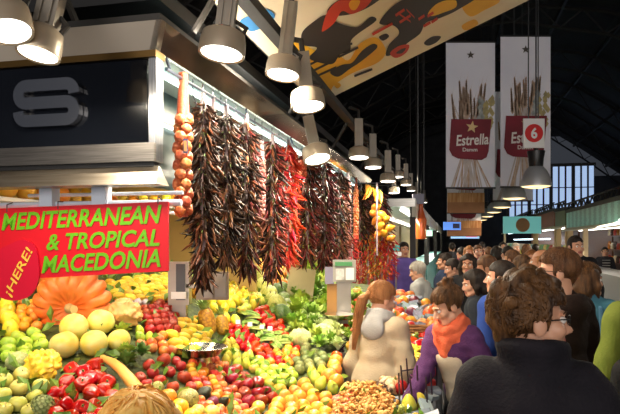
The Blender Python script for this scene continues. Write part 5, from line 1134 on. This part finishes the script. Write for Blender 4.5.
# --- fields of produce
L1 = lambda s: s
patch([(-12, 296), (13, 298), (13, 330), (-12, 330)], 'lemon', .055, 'big yellow lemon at the left edge beside the mandarins', 'lemons at the left edge')
patch([(10, 298), (38, 300), (40, 327), (8, 327)], 'orange', .033, 'mandarin stacked left of the pumpkin', 'mandarins left of the pumpkin', jit=.02)
patch([(-10, 327), (40, 326), (45, 342), (28, 360), (-10, 358)], 'greenapple', .041, 'bright green apple in the neat rows at the left edge', 'green apples in rows', jit=.02)
patch([(110, 282), (172, 274), (175, 296), (150, 300), (118, 296)], 'mango', .036, 'yellow mango laid in rows under the red sign', 'mangoes under the sign', rotf=lambda: (ru(-.2, .2), pi / 2 + ru(-.2, .2), ru(-.2, .2)))
patch([(118, 293), (148, 288), (150, 303), (120, 303)], 'garlic', .030, 'white and purple garlic bulb between the mangoes and the tan gourd', 'white garlic bulbs')
patch([(142, 300), (172, 297), (178, 330), (150, 330)], 'redapple', .034, 'small deep red apple in the stack under the mangoes', 'small red apples under the mangoes')
patch([(136, 306), (146, 306), (154, 338), (140, 338)], 'lime', .032, 'green lime in the strip left of the small red apples', 'limes')
patch([(170, 322), (206, 318), (210, 352), (180, 350), (172, 340)], 'mango', .038, 'peeled yellow fruit lined up left of the tall pineapple', 'yellow fruit left of the pineapple', rotf=lambda: (ru(-.2, .2), pi / 2 + ru(-.2, .2), ru(-.2, .2)))
patch([(140, 332), (178, 330), (182, 352), (165, 352), (140, 345)], ['peach', 'apricot', 'lime'], .033, ['rosy peach above the pomegranates', 'orange apricot above the pomegranates', 'small green lime above the pomegranates'], ['peaches above the pomegranates', 'apricots above the pomegranates', 'limes above the pomegranates'])
patch([(121, 330), (142, 335), (142, 360), (126, 362)], ['darkherbs', 'herbs'], .06, ['dark green leaves right of the pomelos', 'fresh green leaves right of the pomelos'], ['leaves right of the pomelos', 'bright leaves right of the pomelos'], maxn=8)
patch([(229, 326), (242, 324), (266, 346), (262, 356), (246, 350), (230, 336)], 'tomato', .032, 'red tomato in the slanting row right of the pineapples', 'tomatoes right of the pineapples')
patch([(226, 340), (256, 334), (262, 352), (245, 366), (226, 362)], ['greenpear', 'pear'], .036, ['greenish pear in the heap right of the weighing tray', 'yellow pear in the heap right of the weighing tray'], ['greenish pears by the tray', 'yellow pears by the tray'])
patch([(254, 312), (266, 308), (284, 326), (286, 336), (274, 332)], 'tomato', .033, 'round red tomato between the beans and the lettuce', 'tomatoes beside the lettuce')
patch([(243, 314), (262, 312), (290, 334), (284, 348), (262, 342)], 'beans', .065, 'bundle of green beans in the middle of the counter', 'green bean bundles', rotf=lambda: (.3 + ru(-.3, .3), ru(-.3, .3), -.7 + ru(-.9, .9)))
patch([(206, 276), (226, 262), (240, 300), (226, 318), (212, 306)], 'lemon', .042, 'yellow lemon right of the price display', 'lemons right of the price display')
patch([(226, 285), (246, 282), (262, 302), (256, 312), (236, 322), (226, 316)], ['lemon', 'mixapple'], .042, ['yellow lemon below the green melons', 'yellow-green apple below the green melons'], ['lemons below the melons', 'apples below the melons'])
patch([(232, 276), (262, 272), (278, 300), (276, 312), (256, 308)], 'melon', .092, 'pale green striped melon under the hanging chillies', 'striped green melons')
patch([(222, 262), (280, 258), (284, 284), (262, 282), (226, 280)], ['bigorange', 'orange'], .055, ['golden orange in the back row under the chillies', 'deep orange in the back row under the chillies'], ['golden oranges in the back row', 'deep oranges in the back row'])
patch([(270, 286), (286, 288), (288, 316), (276, 312)], 'darkmelon', .085, 'dark green melon left of the leafy greens', 'dark melons')
patch([(286, 296), (312, 270), (330, 276), (332, 318), (292, 316)], 'herbs', .13, 'bright bunch of leafy greens beside the cardboard sheet', 'bright leafy greens')
patch([(280, 314), (330, 314), (340, 348), (316, 344), (284, 332)], ['paleherbs', 'herbs', 'lettuce'], .085, ['pale feathery salad bunch in front of the bright greens', 'fresh green herb bunch among the pale salad', 'pale lettuce head in front of the bright greens'], ['pale salad bunches', 'green herb bunches', 'lettuce heads'])
patch([(262, 340), (290, 336), (300, 350), (290, 364), (270, 362)], ['tomato', 'orange', 'tomato'], .032, ['red tomato beside the artichokes', 'small orange beside the artichokes', 'red tomato beside the artichokes'], ['tomatoes by the artichokes', 'oranges by the artichokes', 'tomatoes by the artichokes'])
patch([(292, 346), (324, 346), (326, 366), (298, 370)], 'artichoke', .038, 'green artichoke in the heap at the middle of the counter', 'artichokes')
patch([(322, 336), (340, 340), (350, 352), (346, 362), (330, 352)], ['tomato', 'darkgrape'], .045, ['orange-red tomato above the large oranges', 'dark grapes above the large oranges'], ['tomatoes above the large oranges', 'grapes above the large oranges'])
patch([(326, 350), (352, 346), (354, 378), (338, 384), (324, 372)], 'bigorange', .05, 'large orange next to the beige jumper', 'large oranges by the beige jumper')
patch([(308, 366), (330, 368), (344, 380), (346, 392), (318, 384)], ['pear', 'greenpear'], .042, ['yellow pear in front of the large oranges', 'green pear in front of the large oranges'], ['yellow pears before the large oranges', 'green pears before the large oranges'])
patch([(246, 354), (274, 350), (296, 366), (292, 386), (270, 384), (254, 370)], ['mixapple', 'greenapple', 'greenapple'], .037, ['yellow-green apple in the middle heap', 'bright green apple in the middle heap', 'bright green apple in the middle heap'], ['yellow-green apples in the middle', 'bright green apples in the middle', 'bright green apples in the middle'])
patch([(228, 362), (254, 366), (274, 382), (272, 400), (248, 402), (230, 376)], 'darkapple', .042, 'glossy dark red apple in the middle of the counter', 'dark red apples', pack=1.05)
patch([(190, 360), (232, 358), (236, 384), (252, 402), (258, 420), (206, 420), (196, 392)], ['apricot', 'peach', 'orange', 'nectarine'], .031, ['small apricot in the mixed heap below the weighing tray', 'blushed peach in the mixed heap below the weighing tray', 'little orange in the mixed heap below the weighing tray', 'red nectarine in the mixed heap below the weighing tray'], ['apricots in the mixed heap', 'peaches in the mixed heap', 'oranges in the mixed heap', 'nectarines in the mixed heap'])
patch([(276, 386), (296, 378), (326, 384), (330, 404), (324, 424), (270, 424)], 'bigorange', .043, 'golden orange in the heap at the bottom edge', 'golden oranges at the bottom edge')
patch([(256, 398), (276, 388), (274, 424), (256, 424)], ['mixapple', 'greenapple'], .04, ['yellow-green apple at the bottom edge', 'green apple at the bottom edge'], ['yellow-green apples at the bottom edge', 'green apples at the bottom edge'])
patch([(326, 388), (348, 384), (354, 398), (338, 424), (324, 424)], ['peach', 'nectarine'], .04, ['rosy peach between the golden oranges and the mushrooms', 'red nectarine between the golden oranges and the mushrooms'], ['peaches by the mushrooms', 'nectarines by the mushrooms'])
patch([(106, 384), (200, 396), (206, 426), (100, 430)], ['lemon', 'orange'], .045, ['yellow lemon behind the blond head', 'orange behind the blond head'], ['lemons behind the blond head', 'oranges behind the blond head'])
# right side of the counter
patch([(392, 352), (412, 346), (436, 352), (436, 366), (404, 364)], ['bananas', 'grape'], .06, ['yellow bananas right of the beige jumper', 'pale green grapes right of the beige jumper'], ['bananas by the beige jumper', 'pale grapes by the beige jumper'])
patch([(404, 362), (438, 362), (440, 384), (400, 388), (400, 372)], ['darkgrape', 'plum', 'redapple'], .046, ['dark grapes by the reaching hand', 'dark plum by the reaching hand', 'small red apple by the reaching hand'], ['dark grapes by the hand', 'plums by the hand', 'red apples by the hand'])
patch([(404, 384), (440, 382), (442, 424), (398, 424)], ['punnet', 'pear', 'grape', 'mango'], .05, ['clear plastic punnet under the reaching hand', 'yellow pear under the reaching hand', 'pale grapes under the reaching hand', 'yellow mango under the reaching hand'], ['punnets under the hand', 'pears under the hand', 'grapes under the hand', 'mangoes under the hand'])
patch([(398, 330), (440, 330), (440, 352), (400, 350)], ['punnet', 'grape', 'tomato', 'garlic'], .055, ['clear punnet on the far counter', 'pale grapes on the far counter', 'tomato on the far counter', 'garlic bulb on the far counter'], ['punnets on the far counter', 'grapes on the far counter', 'tomatoes on the far counter', 'garlic on the far counter'])
patch([(388, 292), (442, 288), (442, 332), (396, 332)], ['nectarine', 'peach', 'punnet', 'apricot', 'plum'], .06, ['red nectarine on the farthest part of the counter', 'pink peach on the farthest part of the counter', 'clear punnet on the farthest part of the counter', 'apricot on the farthest part of the counter', 'plum on the farthest part of the counter'], ['far nectarines', 'far peaches', 'far punnets', 'far apricots', 'far plums'])
patch([(326, 296), (362, 290), (364, 318), (352, 340), (332, 330)], ['peach', 'herbs', 'tomato'], .06, ['peach behind the second scale', 'greens behind the second scale', 'tomato behind the second scale'], ['peaches behind the scale', 'greens behind the scale', 'tomatoes behind the scale'])
N_FRUIT = len(PL)
# leaves tucked between the fruit
b = MB(); r_ = random.Random(3)
for i in range(900):
    x, y = r_.uniform(-2.2, 1.1), r_.uniform(2.5, 6.8)
    if not inbed(x, y): continue
    px, py = proj((x, y, float(bed(x, y)))); 
    if not (-20 < px < 450): continue
    dv = Vector((r_.gauss(0, 1), r_.gauss(0, 1), r_.uniform(.2, 1.4))).normalized(); sd = dv.orthogonal().normalized() * .025; L = r_.uniform(.06, .11); c = Vector((x, y, float(bed(x, y)) + .02)); n = dv.cross(sd).normalized() * .008
    b.add([c, c + dv * L * .5 - sd + n, c + dv * L, c + dv * L * .5 + sd + n, c + dv * L * .5 - n], [(0, 1, 4), (1, 2, 4), (2, 3, 4), (3, 0, 4)])
tagk(b.build('tucked_leaves', fm('leaf', (.10, .22, .02), (.25, .38, .06), rand=0, scale=8), origin=(-.6, 4.2, .8), smooth=False), 'small green leaves tucked between the fruit all over the counter', 'leaves', kind='stuff')
# mushroom heaps
def heap(poly, mats, r, n, label, name, hgt=.05):
    b = MB(); r_ = random.Random(n); k = 0; ps = [onbed(*q) for q in poly]; x0, x1, y0, y1 = min(p.x for p in ps), max(p.x for p in ps), min(p.y for p in ps), max(p.y for p in ps); tries = 0
    while k < n and tries < n * 30:
        tries += 1; x, y = r_.uniform(x0, x1), r_.uniform(y0, y1); z = float(bed(x, y)); q = proj((x, y, z))
        if not (inpoly(np.array(q[0]), np.array(q[1]), poly) and inbed(np.array(x), np.array(y))): continue
        k += 1; R = Matrix.Rotation(r_.uniform(-1.2, 1.2), 3, 'X') @ Matrix.Rotation(r_.uniform(-1.2, 1.2), 3, 'Y') @ Matrix.Rotation(r_.uniform(0, 6), 3, 'Z'); mushroom(b, (x, y, z + r_.uniform(0, hgt)), r * r_.uniform(.7, 1.3), R, r_.randrange(len(mats)))
    tagk(b.build(name, mats), label, 'mushrooms', kind='stuff')
mt = [mat('mushroom_gold', (.66, .33, .07), (.78, .46, .14), rough=.6, scale=20), mat('mushroom_tan', (.55, .27, .07), rough=.7)]
heap([(336, 414), (346, 396), (364, 386), (384, 398), (398, 416), (390, 428), (330, 428)], mt, .024, 900, 'heap of small golden chanterelle mushrooms at the bottom edge', 'mushroom_heap', .07)
heap([(362, 372), (384, 364), (400, 366), (402, 384), (392, 396), (372, 382)], [mat('mushroom_pink', (.70, .42, .22), (.58, .30, .14), rough=.6, scale=20), mat('mushroom_cream', (.72, .54, .34), rough=.6)], .032, 340, 'heap of pinkish tan mushrooms in front of the beige jumper', 'mushroom_heap', .06)
heap([(352, 386), (364, 378), (384, 382), (392, 396), (382, 398), (364, 386), (350, 394)], [mat('mushroom_dark', (.09, .05, .03), (.16, .09, .05), rough=.7, scale=20)], .027, 220, 'dark brown mushrooms between the golden and the pinkish heaps', 'mushroom_heap', .04)
# wicker basket, green box, thin dark rods over the punnets
m_wick = mat('wicker', (.34, .14, .04), (.22, .08, .02), rough=.7, scale=18, bump=.6); c = onbed(413, 334, .05); b = MB()
for z in range(5): b.tube([c + Vector((cos(a) * (.16 + z * .008), sin(a) * .10, z * .022 - .03)) for a in np.linspace(0, 2 * pi, 25)], .013, 5)
b.lathe([(0, -.04), (.15, -.04)], 16, 0, tuple(c)); tagk(b.build('wicker_basket', m_wick), 'brown wicker basket on the far counter right of the beige jumper', 'basket')
c = onbed(399, 341, .04); b = MB(); b.box(c, (.16, .12, .07)); b.box(c + Vector((0, 0, .037)), (.13, .09, .01)); tagk(b.build('green_box', mat('green_plastic', (.06, .42, .12), rough=.4), smooth=False), 'bright green box beside the beige sleeve', 'box')
rd = root('wire_rack', onbed(418, 404), 'rack of thin dark metal rods standing over the punnets by the reaching hand', 'rack'); mr = mat('dark_rod', (.03, .018, .03), rough=.4)
for i in range(9):
    a = onbed(400 + i * 4.6, 412 - (i % 3) * 9); b = MB(); b.tube([a, a + Vector((ru(-.03, .03), ru(-.02, .02), .17 + ru(0, .06)))], .005, 5); b.build('rod', mr, rd)
b = MB(); a, c = onbed(402, 394) + Vector((0, 0, .14)), onbed(436, 392) + Vector((0, 0, .16)); b.tube([a, c], .005, 5); b.build('cross_rod', mr, rd)
# ------------------------------------------------------------------ scales, cards
scst = mat('scale_steel', (.26, .24, .21), (.36, .33, .29), rough=.35, metal=.8, scale=3)
m_scr = mat('scale_display', (.05, .05, .055), rough=.25); m_key = mat('scale_keys', (.20, .18, .17), (.42, .38, .36), rough=.4, kind='voronoi', scale=3)
tray = root('weighing_tray', onbed(201, 354, .06), 'shallow stainless steel weighing tray full of fruit colours in its shine, on the counter', 'tray'); c = onbed(202, 352, .09); tray.location = c
b = MB(); b.lathe([(.0, -.02), (.10, -.02), (.150, .03), (.158, .032), (.15, .036), (.10, -.01), (0, -.01)], 32); b.lathe([(.05, -.12), (.05, -.02), (.0, -.02)], 16); b.build('tray_bowl', mat('tray_steel', (.42, .40, .37), rough=.22, metal=1), tray, local=True); tray.scale = (1, .9, 1); reserve(c, .15)
# tall steel scale column with dark display and key pad
sc = root('price_scale', P(180, 317, 4.1), 'price computing scale with steel column and dark key pad display below the black chillies', 'scale'); dS = 4.1
def sbox(t, n, x0, y0, x1, y1, d, th, m): b = MB(); a, c = P(x0, y1, d), P(x1, y0, d); b.box((a + c) / 2 + Vector((0, th / 2, 0)), (c.x - a.x, th, c.z - a.z)); return b.build(n, m, t, smooth=False)
sbox(sc, 'column', 168, 262, 189, 305, dS, .10, scst); sbox(sc, 'column_panel', 176, 264, 185, 300, dS - .01, .02, m_scr); sbox(sc, 'label_plate', 171, 292, 186, 299, dS - .03, .01, white_p)
sbox(sc, 'display', 196, 272, 228, 300, dS - .1, .05, mat('display_frame', (.22, .17, .13), rough=.4)); sbox(sc, 'key_pad', 203, 279, 213, 298, dS - .12, .02, m_key); sbox(sc, 'key_pad', 215, 274, 226, 297, dS - .12, .02, m_key)
sbox(sc, 'display_arm', 186, 284, 198, 288, dS, .04, scst); sbox(sc, 'foot', 172, 305, 186, 335, dS + .02, .06, scst)
sc2 = root('price_scale', P(340, 330, 5.3), 'second scale with green topped price display and steel column behind the ponytail', 'scale'); dS = 5.3
sbox(sc2, 'display', 333, 260, 356, 282, dS, .06, mat('display_pale', (.30, .28, .24), rough=.4)); sbox(sc2, 'display_band', 335, 262, 352, 266, dS - .02, .02, mat('display_green', (.05, .22, .07), rough=.4)); sbox(sc2, 'display_window', 336, 269, 344, 280, dS - .02, .02, mat('display_grey', (.62, .60, .55), (.3, .3, .3), scale=20, rough=.4)); sbox(sc2, 'display_window', 346, 268, 354, 280, dS - .02, .02, mat('display_white', (.70, .68, .66), rough=.4))
sbox(sc2, 'side_panel', 325, 267, 334, 284, dS + .01, .04, mat('panel_violet', (.20, .18, .25), rough=.4)); sbox(sc2, 'column', 337, 282, 351, 316, dS + .02, .09, scst); sbox(sc2, 'wood_side', 327, 284, 337, 316, dS + .05, .05, mat('honey_wood', (.36, .17, .035), rough=.4))
b = MB(); b.lathe([(0, 0), (.09, 0), (.14, .04), (.145, .045), (.13, .042), (.08, .01), (0, .01)], 24, 0, tuple(P(339, 319, dS - .12))); b.build('pan', chrome, sc2); sbox(sc2, 'foot', 334, 316, 348, 335, dS, .08, scst)
c = P(301, 284, 5.9); b = MB(); b.box(c, (.26, .012, .31), 0, Matrix.Rotation(.12, 3, 'Y')); b.box(c + Vector((.03, .03, -.2)), (.015, .015, .3)); tagk(b.build('cardboard_sheet', mat('blank_card', (.62, .52, .32), (.56, .46, .27), rough=.7), smooth=False), 'blank beige cardboard sheet standing in the greens under the chillies', 'sign')
b = MB(); c = P(292, 324, 5.35); b.ell(c, (.10, .07, .04)); tagk(b.build('plastic_bag', mat('blue_film', (.40, .55, .80), (.7, .75, .8), rough=.15, scale=12)), 'pale blue plastic bag lying on the salad', 'bag')
c = P(396, 248, 8.9); t = root('price_card', P(396, 300, 8.9), 'teal price card on a thin stand in front of the hanging red peppers', 'sign'); b = MB(); b.box(c, (.11, .02, .08)); b.build('card', mat('teal_card', (.03, .36, .36), rough=.4), t, smooth=False); b = MB(); b.box(P(397, 254, 8.9), (.13, .02, .06)); b.build('lower_card', white_p, t, smooth=False); MB().tube([P(396, 252, 8.92), P(396, 305, 8.92)], .012, 6).build('stand', steel, t)
for x in (238, 250, 262, 270): tagk(MB().box(onbed(x, 322 + (x - 238) * .2, .10), (.034, .006, .03), 0, Matrix.Rotation(-.4, 3, 'X')).build('price_tag', white_p, smooth=False), 'small white price tag stuck among the melons and tomatoes', 'price tag', 'small white price tags')
# ------------------------------------------------------------------ fruit on the shelves behind
for k in range(12):
    kd = ('orange', 'lemon', 'orange', 'mango')[k % 4]; p = W(-2.98 + k * .105, 4.88, 2.06 + .052); fruit(kd, p, .052, {'orange': 'orange on the shelf above the red sign', 'lemon': 'yellow lemon on the shelf above the red sign', 'mango': 'yellow mango on the shelf above the red sign'}[kd], 'fruit on the shelf above the sign: ' + kd, None, False)
for zz, nm in ((1.62, 'lower'), (2.06, 'upper')):
    for k in range(30):
        v = 3.0 + k * .21; kd = ('lemon', 'bigorange', 'mango', 'melon', 'tomato')[int(k / 4) % 5]; fruit(kd, W(-3.22, v, zz + .075), .08, '%s on the %s back shelf of the stall' % (SN[kd], nm), '%ss on the %s back shelf' % (SN[kd], nm), None, False)
for zz, nm in ((1.62, 'lower'), (2.06, 'upper')):
    for k in range(8): kd = ('lemon', 'bigorange')[k % 2]; fruit(kd, W(-2.95 + k * .16, VE - .17, zz + .07), .07, '%s on the %s end shelf behind the chillies' % (SN[kd], nm), '%ss on the %s end shelf' % (SN[kd], nm), None, False)
# ------------------------------------------------------------------ garlands of chillies and garlic on the rail
def rail_pt(px):
    q = (px - CX) / F; c = P(157, 52, 2.7); t = (c.x - q * c.y) / (q * AD[1] - AD[0]); return Vector((c.x + AD[0] * t, c.y + AD[1] * t, 2.545))
def chm(n, c1, c2, rough=.45): return mat('chilli_' + n, c1, c2, rough=rough, scale=3, rand=.25, spec=.12 if 'bl' in n else .3)
CM = dict(black=[chm('black', (.008, .005, .004), (.03, .012, .007)), chm('blackbrown', (.06, .022, .008), (.022, .010, .006)), chm('black', 0, 0), chm('rustbrown', (.16, .05, .018), (.08, .025, .010))], maroon=[chm('maroon', (.075, .008, .007), (.12, .015, .010)), chm('black', 0, 0), chm('blackbrown', 0, 0)],
          red=[chm('red', (.38, .006, .005), (.50, .018, .008)), chm('scarlet', (.48, .016, .008), (.30, .006, .005))], brick=[chm('brick', (.22, .035, .018), (.12, .015, .010)), chm('maroon', 0, 0)],
          mixed=[chm('red', 0, 0), chm('yellow', (.70, .38, .03), (.60, .25, .02)), chm('green', (.16, .22, .03), (.22, .28, .04)), chm('orange', (.70, .15, .02), (.6, .1, .01)), chm('scarlet', 0, 0)])
CMESH = {}
def chilli_mesh(m, var):
    key = (m.name, var)
    if key not in CMESH:
        r_ = random.Random(var); b = MB(); bx, by = r_.uniform(-.25, .25), r_.uniform(-.25, .25)
        pts = [(bx * t * t + .06 * sin(4 * t + var), by * t * t, t) for t in np.linspace(0, 1, 7)]; b.tube(pts, [.045, .088, .098, .09, .07, .045, .01], 6, 0, True, .75); b.tube([(0, 0, -.16), (0, 0, .03)], [.03, .045], 5, 1); CMESH[key] = b.mesh('chilli_pepper', [m, m_stem])
    return CMESH[key]
m_net = mat('garlic_net', (.42, .07, .02), (.34, .05, .015), rough=.5, scale=30, bump=.5); m_netp = mat('pale_net', (.45, .36, .38), (.36, .25, .28), rough=.5, scale=20); m_hook = mat('hook_wire', (.04, .045, .06), rough=.3, metal=.7)
def hook(t, top, z1):
    b = MB(); b.tube([(0, .012, .025), (0, .0, .035), (0, -.012, .02), (0, -.006, -.03), (0, 0, z1)], .0035, 5); b.build('hook', m_hook, t, local=True)
def ristra(px, y0, y1, w_px, pal, label, n=150, lch=.115, out=0.0, neck=True, dd=None, parts=100):
    p = rail_pt(px) if dd is None else P(px, 0, dd); p.z = 2.545; d = p.y; ztop = EYE - (y0 - HZ) / F * d; zbot = EYE - (y1 - HZ) / F * d; w = w_px / F * d * .62
    ztop = min(ztop, 2.50); t = root('chilli_garland', p, label, 'chilli garland', 'garlands of dried chillies'); zt, zb = ztop - 2.545, zbot - 2.545
    hook(t, 0, zt + .02); b = MB(); b.tube([(0, 0, zt + .03), (0, 0, zb + .08)], [.012, .016], 6); b.build('string', m_netp, t, local=True)
    b = MB(); b.tube([(0, 0, zt + .10), (.004, 0, zt + .04), (0, 0, zt - .06)], [.012, .02, .028], 8); b.build('net_neck', m_netp, t, local=True) if neck else None
    items = []; cam_a = math.atan2(-p.y, -p.x); r_ = random.Random(int(px * 7 + y0))
    for i in range(n):
        s = (i + .5) / n; a = i * 2.39996 + r_.uniform(-.5, .5); z = zt + (zb - zt) * s * .93 + lch * .55 * (1 - s); tp = min(1, .5 + 2.5 * s) * (1 - .45 * max(0, s - .7) / .3)
        rr0 = w * tp * r_.uniform(.10, .55); al = r_.uniform(.25, 1.35) * (1 - .5 * max(0, s - .75) / .25); dv = Vector((cos(a) * sin(al), sin(a) * sin(al), -cos(al))); L = lch * r_.uniform(.7, 1.25)
        items.append((cos(a - cam_a) + r_.uniform(-.2, .2), Vector((cos(a) * rr0, sin(a) * rr0, z)), dv, L, r_.choice(pal), r_.randrange(5), r_.uniform(0, 6.28)))
    items.sort(key=lambda q: -q[0]); bm = MB(); ms = []
    for i, (_, c, dv, L, m, var, roll) in enumerate(items):
        R = rot_to(dv, roll)
        if i < parts:
            o = bpy.data.objects.new('chilli_pepper', chilli_mesh(m, var)); COL.objects.link(o); o.parent = t; o.matrix_local = Matrix.Translation(c) @ R.to_4x4() @ Matrix.Diagonal((L, L, L, 1))
        else:
            me = chilli_mesh(m, var)
            if m not in ms: ms.append(m)
            bm.add([c + R @ (x.co * L) for x in me.vertices], [tuple(q.vertices) for q in me.polygons], ms.index(m))
    if bm.v: o = bm.build('chilli_peppers_behind', ms, t, local=True); o['kind'] = 'stuff'
    return t
def garlic_string(px, y0, y1, w_px, label, nm, gm, n=14, net=None, head=None):
    p = rail_pt(px); d = p.y; zt, z0, zb = 2.545 - (.0), EYE - (y0 - HZ) / F * d, EYE - (y1 - HZ) / F * d; w = w_px / F * d / 2
    t = root('garlic_string', p, label, 'garlic string', 'garlic strings'); hook(t, 0, z0 - 2.545); hs = EYE - ((head or y0 + 44) - HZ) / F * d - 2.545
    b = MB(); b.tube([(0, 0, z0 - 2.545), (.002, 0, z0 - 2.60), (0, 0, (z0 - 2.545 + hs) / 2), (0, 0, hs + .02), (0, 0, hs - .03)], [w * .45, w * .42, w * .5, w * .6, w * .8], 10); b.build('net_neck', nm, t, local=True)
    b = MB(); b.sph(lambda a, q: ((1 + .06 * cos(8 * q)) * sin(a) * cos(q), (1 + .06 * cos(8 * q)) * sin(a) * sin(q), .85 * cos(a) - .15 * math.exp(-(a / .3) ** 2)), 12, 24); me = b.mesh('garlic_bulb', gm)
    b = MB(); b.tube([(0, 0, hs), (0, 0, zb - 2.545 + .02)], w * .5, 8); b.build('string', nm, t, local=True); r = w * .56; k = 0; z = hs - r * .4
    while z > zb - 2.545 + r * .6:
        for a in (.15, 2.2, 4.3):
            q = a + (k % 2) * 1.05 - 2.0; o = new('garlic_bulb', me, (cos(q) * w * .52, sin(q) * w * .52, z + ru(-.006, .006)), t, None, r * ru(.92, 1.1)); o.rotation_euler = rot_to((cos(q), sin(q), .15)).to_euler()
        z -= r * 1.55; k += 1
    return t
gm1 = mat('garlic_amber', (.40, .075, .02), (.62, .20, .07), rough=.45, scale=2, rand=.3); gm2 = mat('garlic_pink', (.30, .09, .08), (.45, .20, .17), rough=.45, scale=2, rand=.3)
garlic_string(183, 73, 221, 21, 'orange string of garlic bulbs with long net neck, leftmost on the rail', m_net, gm1)
tb = MB(); tp = P(185.5, 146, rail_pt(183).y - .055); tb.box(tp, (.022, .004, .07)); tb.box(tp + Vector((0, -.003, .0)), (.014, .003, .05), 1); tagk(tb.build('hang_tag', [mat('tag_navy', (.02, .03, .10), rough=.4), mat('tag_orange', (.6, .2, .05), rough=.4)], smooth=False), 'small navy tag hanging on the leftmost garlic string', 'tag')
garlic_string(213, 96, 150, 9, 'pale net neck of garlic between the two black chilli garlands', m_netp, gm2, head=122)
garlic_string(262, 140, 215, 8, 'pink garlic string between the black and the red chillies', m_netp, gm2, head=160)
garlic_string(302, 160, 176, 11, 'short orange net of garlic beside the red chillies', m_net, gm1, head=163)
garlic_string(348, 165, 262, 7, 'pink garlic string right of the brick coloured chillies', m_netp, gm2, head=182)
garlic_string(356, 168, 240, 6, 'thin orange garlic string at the right of the pink one', m_net, gm1, head=190)
ristra(203, 112, 292, 34, CM['black'], 'black-brown chilli garland, longest and leftmost, right of the orange garlic', 620, .082)
ristra(226, 122, 272, 32, CM['black'], 'black chilli garland second from the left', 540, .084)
ristra(246, 130, 282, 32, CM['maroon'] + CM['black'], 'dark maroon chilli garland third from the left', 520, .088)
ristra(272, 148, 284, 30, CM['black'] + CM['brick'], 'very dark chilli garland just left of the bright red one', 460, .095)
ristra(288, 152, 268, 26, CM['red'], 'bright red chilli garland', 380, .105)
ristra(307, 160, 268, 28, CM['brick'] + CM['maroon'], 'brick red chilli garland right of the bright red one', 420, .105)
ristra(324, 163, 272, 28, CM['maroon'] + CM['brick'], 'maroon chilli garland in the middle of the rail', 400, .11)
ristra(339, 166, 268, 28, CM['brick'] + CM['black'], 'dark brick chilli garland left of the pink garlic string', 400, .12)
ristra(360, 176, 262, 22, CM['black'] + CM['maroon'], 'blackish chilli garland right of the pink garlic string', 260, .15)
ristra(371, 184, 262, 20, CM['maroon'] + CM['brick'], 'maroon chilli garland behind the yellow gourds', 240, .16)
for k, (x, y0, y1, pal_) in enumerate(((361, 243, 288, 'red'), (368, 236, 290, 'mixed'), (375, 238, 286, 'mixed'), (382, 236, 284, 'mixed'), (388, 240, 280, 'red'))):
    ristra(x, y0, y1, 30, CM[pal_], ('red bunch of small peppers at the left of the far hanging peppers', 'mixed bunch of small peppers second from the left at the far end', 'mixed bunch of small peppers in the middle of the far hanging peppers', 'mixed bunch of small peppers left of the price card', 'red bunch of small peppers beside the price card')[k], 260, .075, dd=8.66 - k * .03, neck=False)
ristra(384, 192, 262, 20, CM['brick'] + CM['maroon'], 'last brick chilli garland at the far right end of the rail', 150, .2, du=.15) if False else None
ristra(378, 200, 262, 26, CM['brick'] + CM['maroon'], 'last brick chilli garland at the far right end of the rail', 160, .2, dd=8.9)
ristra(352, 238, 292, 14, CM['red'], 'short garland of red peppers behind the second scale', 160, .09, neck=False)
# cluster of yellow dried gourds and orange peppers
gd = root('gourd_cluster', W(-1.0, 8.25, 2.45), 'hanging cluster of yellow and orange gourds among the far chillies', 'gourd cluster'); b = MB(); b.tube([gd.location + Vector((0, 0, .10)), gd.location + Vector((0, 0, -.9))], .012, 6); b.build('string', m_netp, gd)
gy_ = MB(); gy_.sph(f_pear, 12, 16); GYM = gy_.mesh('yellow_gourd', fm('dried_gourd', (.72, .38, .03), (.66, .28, .02), rand=.5)); r_ = random.Random(8)
for px_, py_, dp in ((376, 207, 9), (381, 215, 10), (377, 220, 10), (386, 219, 9), (380, 226, 10), (389, 228, 9), (374, 213, 9), (384, 233, 9), (378, 234, 8), (391, 238, 8)):
    q = P(px_, py_, 8.35); o = new('yellow_gourd', GYM, q - gd.location, gd, (r_.uniform(1, 2.4), r_.uniform(-.6, .6), r_.uniform(0, 6)), dp / 2 / F * 8.35 * 1.05)
for i in range(7):
    o = bpy.data.objects.new('orange_pepper', chilli_mesh(chm('amber', (.75, .30, .03), (.68, .22, .02)), i % 5)); COL.objects.link(o); o.parent = gd; L = .20; o.matrix_local = Matrix.Translation(P(366 + i * 2.3, 184 + i * 1.2, 8.3) - gd.location) @ rot_to((-.15 + .05 * i, -.3, -1), i).to_4x4() @ Matrix.Diagonal((L * 1.3, L * 1.3, L, 1))
for i, px in enumerate((193, 221, 236, 255, 279)):
    p = rail_pt(px); b = MB(); b.tube([(0, .01, .02), (0, 0, .03), (0, -.012, .015), (0, -.004, -.05), (.02, -.01, -.10), (.045, -.012, -.09), (.05, -.012, -.07)], .003, 5); o = b.build('wire_hook', m_hook, local=True); o.location = p; tagk(o, 'empty wire hook on the steel rail between the hanging garlands', 'hook', 'empty hooks on the rail')
